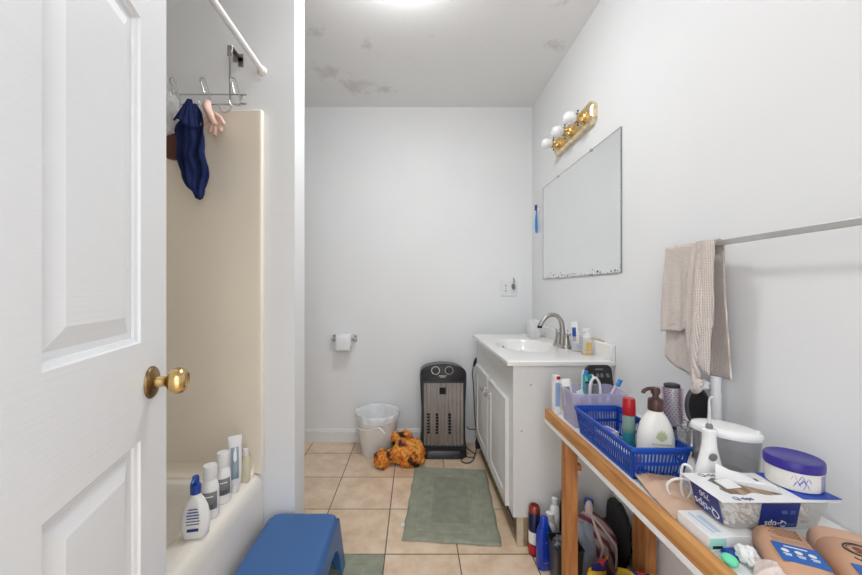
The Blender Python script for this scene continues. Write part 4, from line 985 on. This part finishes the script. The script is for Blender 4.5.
text('lettering', 'Q-tips', .023, M_plast, lp, frame((.0068,.047,.019), (0,1,0), (.0135,0,-H)))
text('lettering', '750', .016, M_plast, lp, frame((.0014,.047,.043), (0,1,0), (.0135,0,-H)))
text('lettering', 'Q-tips', .016, M_plast, fp, frame((.100,.0060,.013), (-1,0,0), (0,.0095,-H)))
g = G()
for x in (.112,.127): g.box(x-.005,x+.005,.002-.0012,.002,.034,.040)
g.box(.105,.135,.0055,.0065,.010,.013)
obj('label_print', g, M_ink, fp)
text('lid_lettering', 'Q-tips', .014, M_navy, t, frame((.040,.006,zc+.0018), (1,.0,0), (0,1,0)))
text('lid_lettering', 'Q-tips', .016, M_brown, t, frame((.045,.089,zc+.0018), (1,0,0), (0,1,0)))

# jar
t = thing('hair_cream_jar', 'round white jar with dark purple lid on the swab box corner', 'jar', (.752,.708,BXZ+H+.0032)); t.scale = (.74,.74,.90)
obj('jar_body', G().lathe([(.050,0),(.055,.002),(.0565,.012),(.0565,.041),(.054,.043)], 56), M_cream, t, ang=50)
obj('lid', G().lathe([(.0590,.041),(.0595,.043),(.0595,.056),(.0575,.0605),(.053,.0615),(.051,.0605),(0,.0605)], 56), M_purple, t, ang=40)
g = G()
def strip(a0, a1, z0, z1, r=.0569, n=10):
    g.loft([[(r*cos(a0+(a1-a0)*i/n), r*sin(a0+(a1-a0)*i/n), z) for i in range(n+1)] for z in (z0, z1)], False, False, closed=False)
for k in range(9): strip(-1.35+.0, -.80, .004+k*.0038, .0058+k*.0038)
obj('small_print', g, M_violet, t, solid=.0003)
g = G()
for a, z, L, w in ((-2.05,.022,.022,.0055),(-2.25,.018,.016,.005),(-1.88,.026,.014,.004),(-2.10,.030,.014,.004),(-1.95,.014,.013,.004),(-2.35,.030,.010,.003)):
    for k in range(2):
        b = a+(k-.5)*.12; r = .0571
        g.add([(r*cos(b-L*6),r*sin(b-L*6),z+(k-.5)*.016),(r*cos(b),r*sin(b),z-w*.4),(r*cos(b+L*4),r*sin(b+L*4),z-(k-.5)*.012),(r*cos(b),r*sin(b),z+w*.6)], [(0,1,2,3)])
obj('flower_print', g, M_violet, t, smooth=False)

# tan bottles lying down
def lying(name, label, far, d, L, hw, ht, cap_far):
    d = Vector((d[0], d[1], 0)).normalized()
    zax = -d if cap_far else d
    o = Vector((far[0], far[1], SZ+ht+.0006)) + (d*L if cap_far else Vector((0,0,0)))
    yax = Vector((0,0,-1)); xax = yax.cross(zax)
    M = Matrix((xax, yax, zax)).transposed().to_4x4(); M.translation = o
    t = thing(name, label, 'bottle'); t.matrix_world = M; return t
t = lying('shampoo_bottle', 'tan bottle with a blue label panel lying on the shelf, nearest the edge', (.650,.640), (-.46,-.888), .175, .037, .026, False)
obj('body', bottle(G(), [(0,.026,.016,.015),(.004,.033,.022,.02),(.012,.037,.0255,.022),(.13,.037,.0255,.022),(.145,.030,.022,.02)], 7), M_tan, t, ang=60)
obj('cap', bottle(G(), [(.1455,.030,.022,.02),(.17,.029,.021,.02),(.174,.025,.018,.015)], 6), M_tan2, t, ang=60)
obj('blue_label', G().box(-.028,.028,-.0262,-.0252,.060,.108), mat('label_blue', srgb(24,96,176), .35), t)
for k in range(3):
    x = (k-1)*.016
    obj('label_icon', G().lathe([(.0048,0),(0,.0004)], 16), M_plast, t, M=Matrix.Translation((x,-.0263,.080)) @ Matrix.Rotation(pi/2,4,'X'))
    obj('label_icon_text', G().box(x-.005,x+.005,-.0266,-.0260,.088,.090).box(x-.004,x+.004,-.0266,-.0260,.092,.0935), M_plast, t)
obj('label_heading', G().box(-.014,.014,-.0266,-.0260,.067,.0695), M_plast, t)
for k in range(6): obj('fine_print', G().box(-.020,.020-.004*(k % 3),-.0259,-.0252,.014+k*.0045,.0149+k*.0045), M_brown, t)
obj('grey_panel', G().box(-.022,.022,-.0258,-.0252,.044,.056), mat('muted_tan', srgb(176,140,112), .5), t)
t = lying('shampoo_bottle', 'tan bottle with a round dark emblem lying with its cap towards the wall', (.740,.630), (-.46,-.888), .18, .041, .030, True)
obj('body', bottle(G(), [(0,.030,.020,.018),(.004,.038,.026,.022),(.012,.041,.0295,.024),(.132,.041,.0295,.024),(.134,.0395,.028,.024)], 7), M_tan, t, ang=60)
obj('cap', bottle(G(), [(.1345,.0405,.029,.024),(.165,.040,.0285,.024),(.175,.036,.024,.022),(.180,.028,.017,.015)], 7), M_tan2, t, ang=60)
obj('emblem_ring', G().tube([(.0+.019*cos(2*pi*k/24), -.0298, .105+.017*sin(2*pi*k/24)) for k in range(24)], .0012, 6, closed=True, sub=1), M_black, t)
obj('emblem_ring', G().tube([(.0+.0155*cos(2*pi*k/24), -.0298, .105+.0138*sin(2*pi*k/24)) for k in range(24)], .0005, 6, closed=True, sub=1), M_black, t)
g = G().ball((-.002,-.0296,.108), .006, 8, (1,.08,1)).ball((.004,-.0296,.103), .005, 8, (1.2,.08,.8)).ball((-.003,-.0296,.099), .004, 8, (1.5,.1,.7))
obj('emblem_figure', g, mat('emblem_maroon', srgb(120,62,50), .5), t)
obj('script_mark', G().tube([(.016,-.0298,.082),(.012,-.0298,.076),(.008,-.0298,.084),(.005,-.0298,.077),(.001,-.0298,.083),(-.003,-.0298,.077),(-.007,-.0298,.083),(-.012,-.0298,.076),(-.017,-.0298,.081)], .0011, 6), M_black, t)
obj('blue_label', G().box(-.030,.030,-.0302,-.0290,.030,.062), mat('label_blue_b', srgb(24,96,176), .35), t)

# pink mesh, tissue, mint cap
def ruff(u, v):
    a = u*2*pi; r = .010+.029*v
    return (r*cos(a)*1.0, r*sin(a)*1.5, .040-.034*v**1.5+.007*sin(a*9)*v+.004*sin(a*17+1)*v)
o = obj('mesh_sponge', G().grid(ruff, 120, 12), M_pinkc, loc=(.575,.545,SZ+.002), rz=-.4, solid=.002, ang=80); tag(o, 'pale pink ruffled bath sponge tucked beside the tan bottle', 'sponge')
o = obj('crumpled_tissue', crumple((0,0,.018), .015, (.9,1.3,1.0), 4.4, .35, 1.6, 24), M_paper, loc=(.572,.612,SZ), ang=50); tag(o, 'crumpled white tissue between the flat box and the pink sponge', 'tissue')
o = obj('mint_soap', G().ball((0,0,.009), .012, 14, (.95,1.1,.7)), M_green, loc=(.541,.612,SZ+.0005)); tag(o, 'small mint green soap by the wooden shelf edge', 'soap')
o = obj('blue_sachet', G().loft([rr(0,0,z,a,b,.004) for z,a,b in ((.0005,.012,.012),(.004,.015,.015),(.008,.010,.012))]), M_capblue, loc=(.566,.634,SZ)); tag(o, 'small blue sachet next to the mint green soap', 'sachet')

# ------------------------------------------------------------------ things on the floor under the shelf
t = thing('shampoo_bottle', 'royal blue bottle with sloping shoulder on the floor by the vanity', 'bottle', (.517,1.425,.0004), (0,0,radians(10)))
M_rb = mat('royal_blue', srgb(24,60,170), .25)
obj('body', bottle(G(), [(0,.026,.018,.014),(.004,.031,.021,.018),(.10,.032,.0215,.019),(.145,.030,.020,.018),(.165,.022,.016,.014)], 6), M_rb, t, ang=60)
obj('cap', bottle(G(), [(.1655,.019,.014,.013),(.20,.014,.011,.010),(.205,.010,.008,.007)], 6), M_rb, t, ang=60)
for k in range(5): obj('label_line', G().box(-.014+.002*k,.012,-.0212,-.0196,.030+k*.020,.034+k*.020), M_violet, t)
t = thing('aerosol_can', 'navy aerosol can with a copper red cap behind the blue bottle', 'can', (.503,1.500,.0004))
obj('body', G().lathe([(.022,0),(.024,.003),(.024,.175),(.019,.180)], 28), mat('can_navy', srgb(26,34,66), .3, .3), t, ang=50)
obj('white_band', G().lathe([(.0242,.05),(.0242,.1)], 28), M_plast, t); obj('red_band', G().lathe([(.0244,.008),(.0244,.045)], 28), M_red, t)
obj('cap', G().lathe([(.0235,.176),(.0235,.196),(.017,.204),(.016,.196),(0,.195)], 28), mat('copper_red', srgb(150,70,60), .25, .5), t, ang=50)
t = thing('white_capped_bottle', 'white bottle with a round cap between the blue bottle and black bin', 'bottle', (.560,1.478,.0004))
obj('body', G().lathe([(.024,0),(.026,.003),(.026,.13),(.014,.155)], 28), M_plast, t, ang=50); obj('cap', G().lathe([(.015,.155),(.0155,.158),(.0155,.185),(0,.187)], 24), M_plast, t, ang=50)
t = thing('white_tall_bottle', 'tall white bottle just left of the black bottle under the shelf', 'bottle', (.588,1.500,.0004))
obj('body', G().lathe([(.018,0),(.020,.003),(.020,.19),(.012,.205)], 24), M_gloss, t, ang=50); obj('cap', G().lathe([(.012,.205),(.012,.232),(0,.233)], 24), M_plast, t)
t = thing('black_bottle', 'tall black bottle standing behind the wooden table leg', 'bottle', (.640,1.495,.0004))
obj('body', G().lathe([(.028,0),(.031,.003),(.031,.20),(.026,.225)], 28), M_black, t, ang=50); obj('cap', G().lathe([(.025,.225),(.025,.262),(.022,.265),(0,.265)], 28), M_black, t, ang=50)
t = thing('small_waste_bin', 'small square black waste bin with grey bag behind the table leg', 'waste bin', (.563,1.335,.0004))
obj('bin', G().loft([rr(0,0,z,a,b,.01) for z,a,b in ((0,.042,.042),(.155,.050,.050),(.165,.053,.053),(.165,.050,.050),(.02,.040,.040))]), M_black, t, ang=40)
obj('grey_bag', crumple((0,0,.155), .040, (1,1,.6), 6.6, .35, 3, 22), mat('dark_grey_film', srgb(96,98,104), .35, bump=.6, bscale=60), t, ang=60)
t = thing('drawstring_bag', 'tied drawstring bag of pink striped cloth and grey plastic under the shelf', 'bag', (.698,1.405,0))
def bagf(u, v):
    a = 2*pi*u; n0 = noise.noise(Vector((cos(a)*1.6, sin(a)*1.6, v*2.5)))
    r = 1.12*(1-.82*max(0,(v-.58)/.42)**1.7); fold = .07*sin(a*9+n0*3)*min(1, v*1.6)
    k = r*(1+.10*n0+fold*(.4+v)); base = min(1, .55+v*5)
    return (.080*k*cos(a)*base-.030*max(0,v-.6), .056*k*sin(a)*base, .002+.232*v)
def stripe():
    m = mat('pink_striped_cloth', (.6,.4,.4), .85, bump=.5); N, L, b = nodes(m); tc = [n for n in N if n.type == 'TEX_COORD'][0]
    w = N.new('ShaderNodeTexWave'); w.bands_direction = 'DIAGONAL'; w.inputs['Scale'].default_value = 9; w.inputs['Distortion'].default_value = 5; w.inputs['Detail'].default_value = 2
    L.new(tc.outputs['Object'], w.inputs['Vector']); r = ramp(N, [(.35, srgb(170,152,154)), (.6, srgb(140,90,98)), (.85, srgb(104,54,64))])
    L.new(w.outputs['Fac'], r.inputs[0]); L.new(r.outputs[0], b.inputs['Base Color']); return m
obj('cloth_body', G().grid(bagf, 90, 30), stripe(), t, ang=80)
def bagl(u, v):
    p = bagf(.42+.30*u, .02+.88*v); c = 1.07+.02*noise.noise(Vector((u*6,v*8,0))); return (p[0]*c, p[1]*c-.002, p[2])
obj('plastic_side', G().grid(bagl, 30, 26), M_graybag, t, solid=.0015, ang=80)
obj('gathered_neck', G().lathe([(.020,.222),(.013,.236),(.017,.250),(.012,.270),(.006,.278)], 18, c=(-.012,-.002,0), sy=.8), mat('cord_cotton', srgb(206,190,184), .85), t, ang=70)
mc_ = [m for m in bpy.data.materials if m.name == 'cord_cotton'][0]
for pts in ([(-.012,-.018,.235),(-.004,-.050,.19),(.006,-.066,.15),(.002,-.070,.12),(-.010,-.070,.08),(-.014,-.070,.05)], [(-.010,-.018,.236),(.02,-.045,.20),(.05,-.056,.16),(.070,-.050,.125)],
            [(-.006,-.018,.232),(.03,-.048,.185),(.062,-.050,.14),(.070,-.048,.10),(.066,-.05,.05)], [(-.012,-.018,.24),(-.006,-.055,.18),(.004,-.068,.145)]):
    obj('drawstring', G().tube(pts, .0042, 8), mc_, t)
o = obj('black_bag', crumple((0,0,.135), .10, (.26,.85,1.32), 8.2, .14, 2, 24), M_bsoft, loc=(.815,1.430,.004), ang=70)
for v_ in o.data.vertices: v_.co.z = max(-.003, v_.co.z)
tag(o, 'black soft bag slumped against the wall behind the drawstring bag', 'bag')
t = thing('blue_cap_bottle', 'clear bottle with a round blue cap behind the drawstring bag', 'bottle', (.735,1.505,.0004))
obj('body', G().lathe([(.018,0),(.020,.003),(.020,.17),(.012,.19)], 24), M_clear, t, ang=50); obj('cap', G().lathe([(.018,.19),(.018,.222),(0,.225)], 24), M_capblue, t)
def snack():
    m = mat('snack_wrapper', (.8,.6,.1), .25, bump=.4, bscale=60); N, L, b = nodes(m); tc = [n for n in N if n.type == 'TEX_COORD'][0]
    v = N.new('ShaderNodeTexVoronoi'); v.inputs['Scale'].default_value = 22; L.new(tc.outputs['Object'], v.inputs['Vector'])
    s = N.new('ShaderNodeSeparateColor'); L.new(v.outputs['Color'], s.inputs[0])
    r = ramp(N, [(.0, srgb(226,180,40)), (.42, srgb(236,200,60)), (.5, srgb(190,50,40)), (.66, srgb(220,120,40)), (.8, srgb(50,44,110)), (.95, srgb(230,210,190))]); r.color_ramp.interpolation = 'CONSTANT'
    L.new(s.outputs[0], r.inputs[0]); L.new(r.outputs[0], b.inputs['Base Color']); return m
M_sn = snack()
def packet(label, loc, rot, w=.07, h=.10, seed=0):
    g = G()
    for s in (-1, 1):
        g.grid(lambda u, v: ((u-.5)*2*w*(1-.06*sin(pi*v)), s*(.022*sin(pi*u)**.6*sin(pi*v)**.6)*(1+.3*noise.noise(Vector((u*5,v*5,seed+s)))), (v)*h*1.6+.002*sin(u*60)*(v > .95)), 24, 24)
    o = obj('snack_packet', g, M_sn, loc=loc, ang=70); o.rotation_euler = rot; return tag(o, label, 'snack packet', 'snack packets under the shelf')
packet('yellow snack packet standing on the floor in front of the drawstring bag', (.655,1.215,.012), (radians(18),0,radians(6)), .062, .108, 1)
packet('yellow and blue snack packet leaning beside the wooden back leg', (.745,1.265,.012), (radians(20),radians(6),radians(-10)), .055, .095, 5)
packet('orange and purple snack packet behind the yellow packet under the shelf', (.635,1.275,.012), (radians(15),radians(-8),radians(24)), .05, .105, 9)
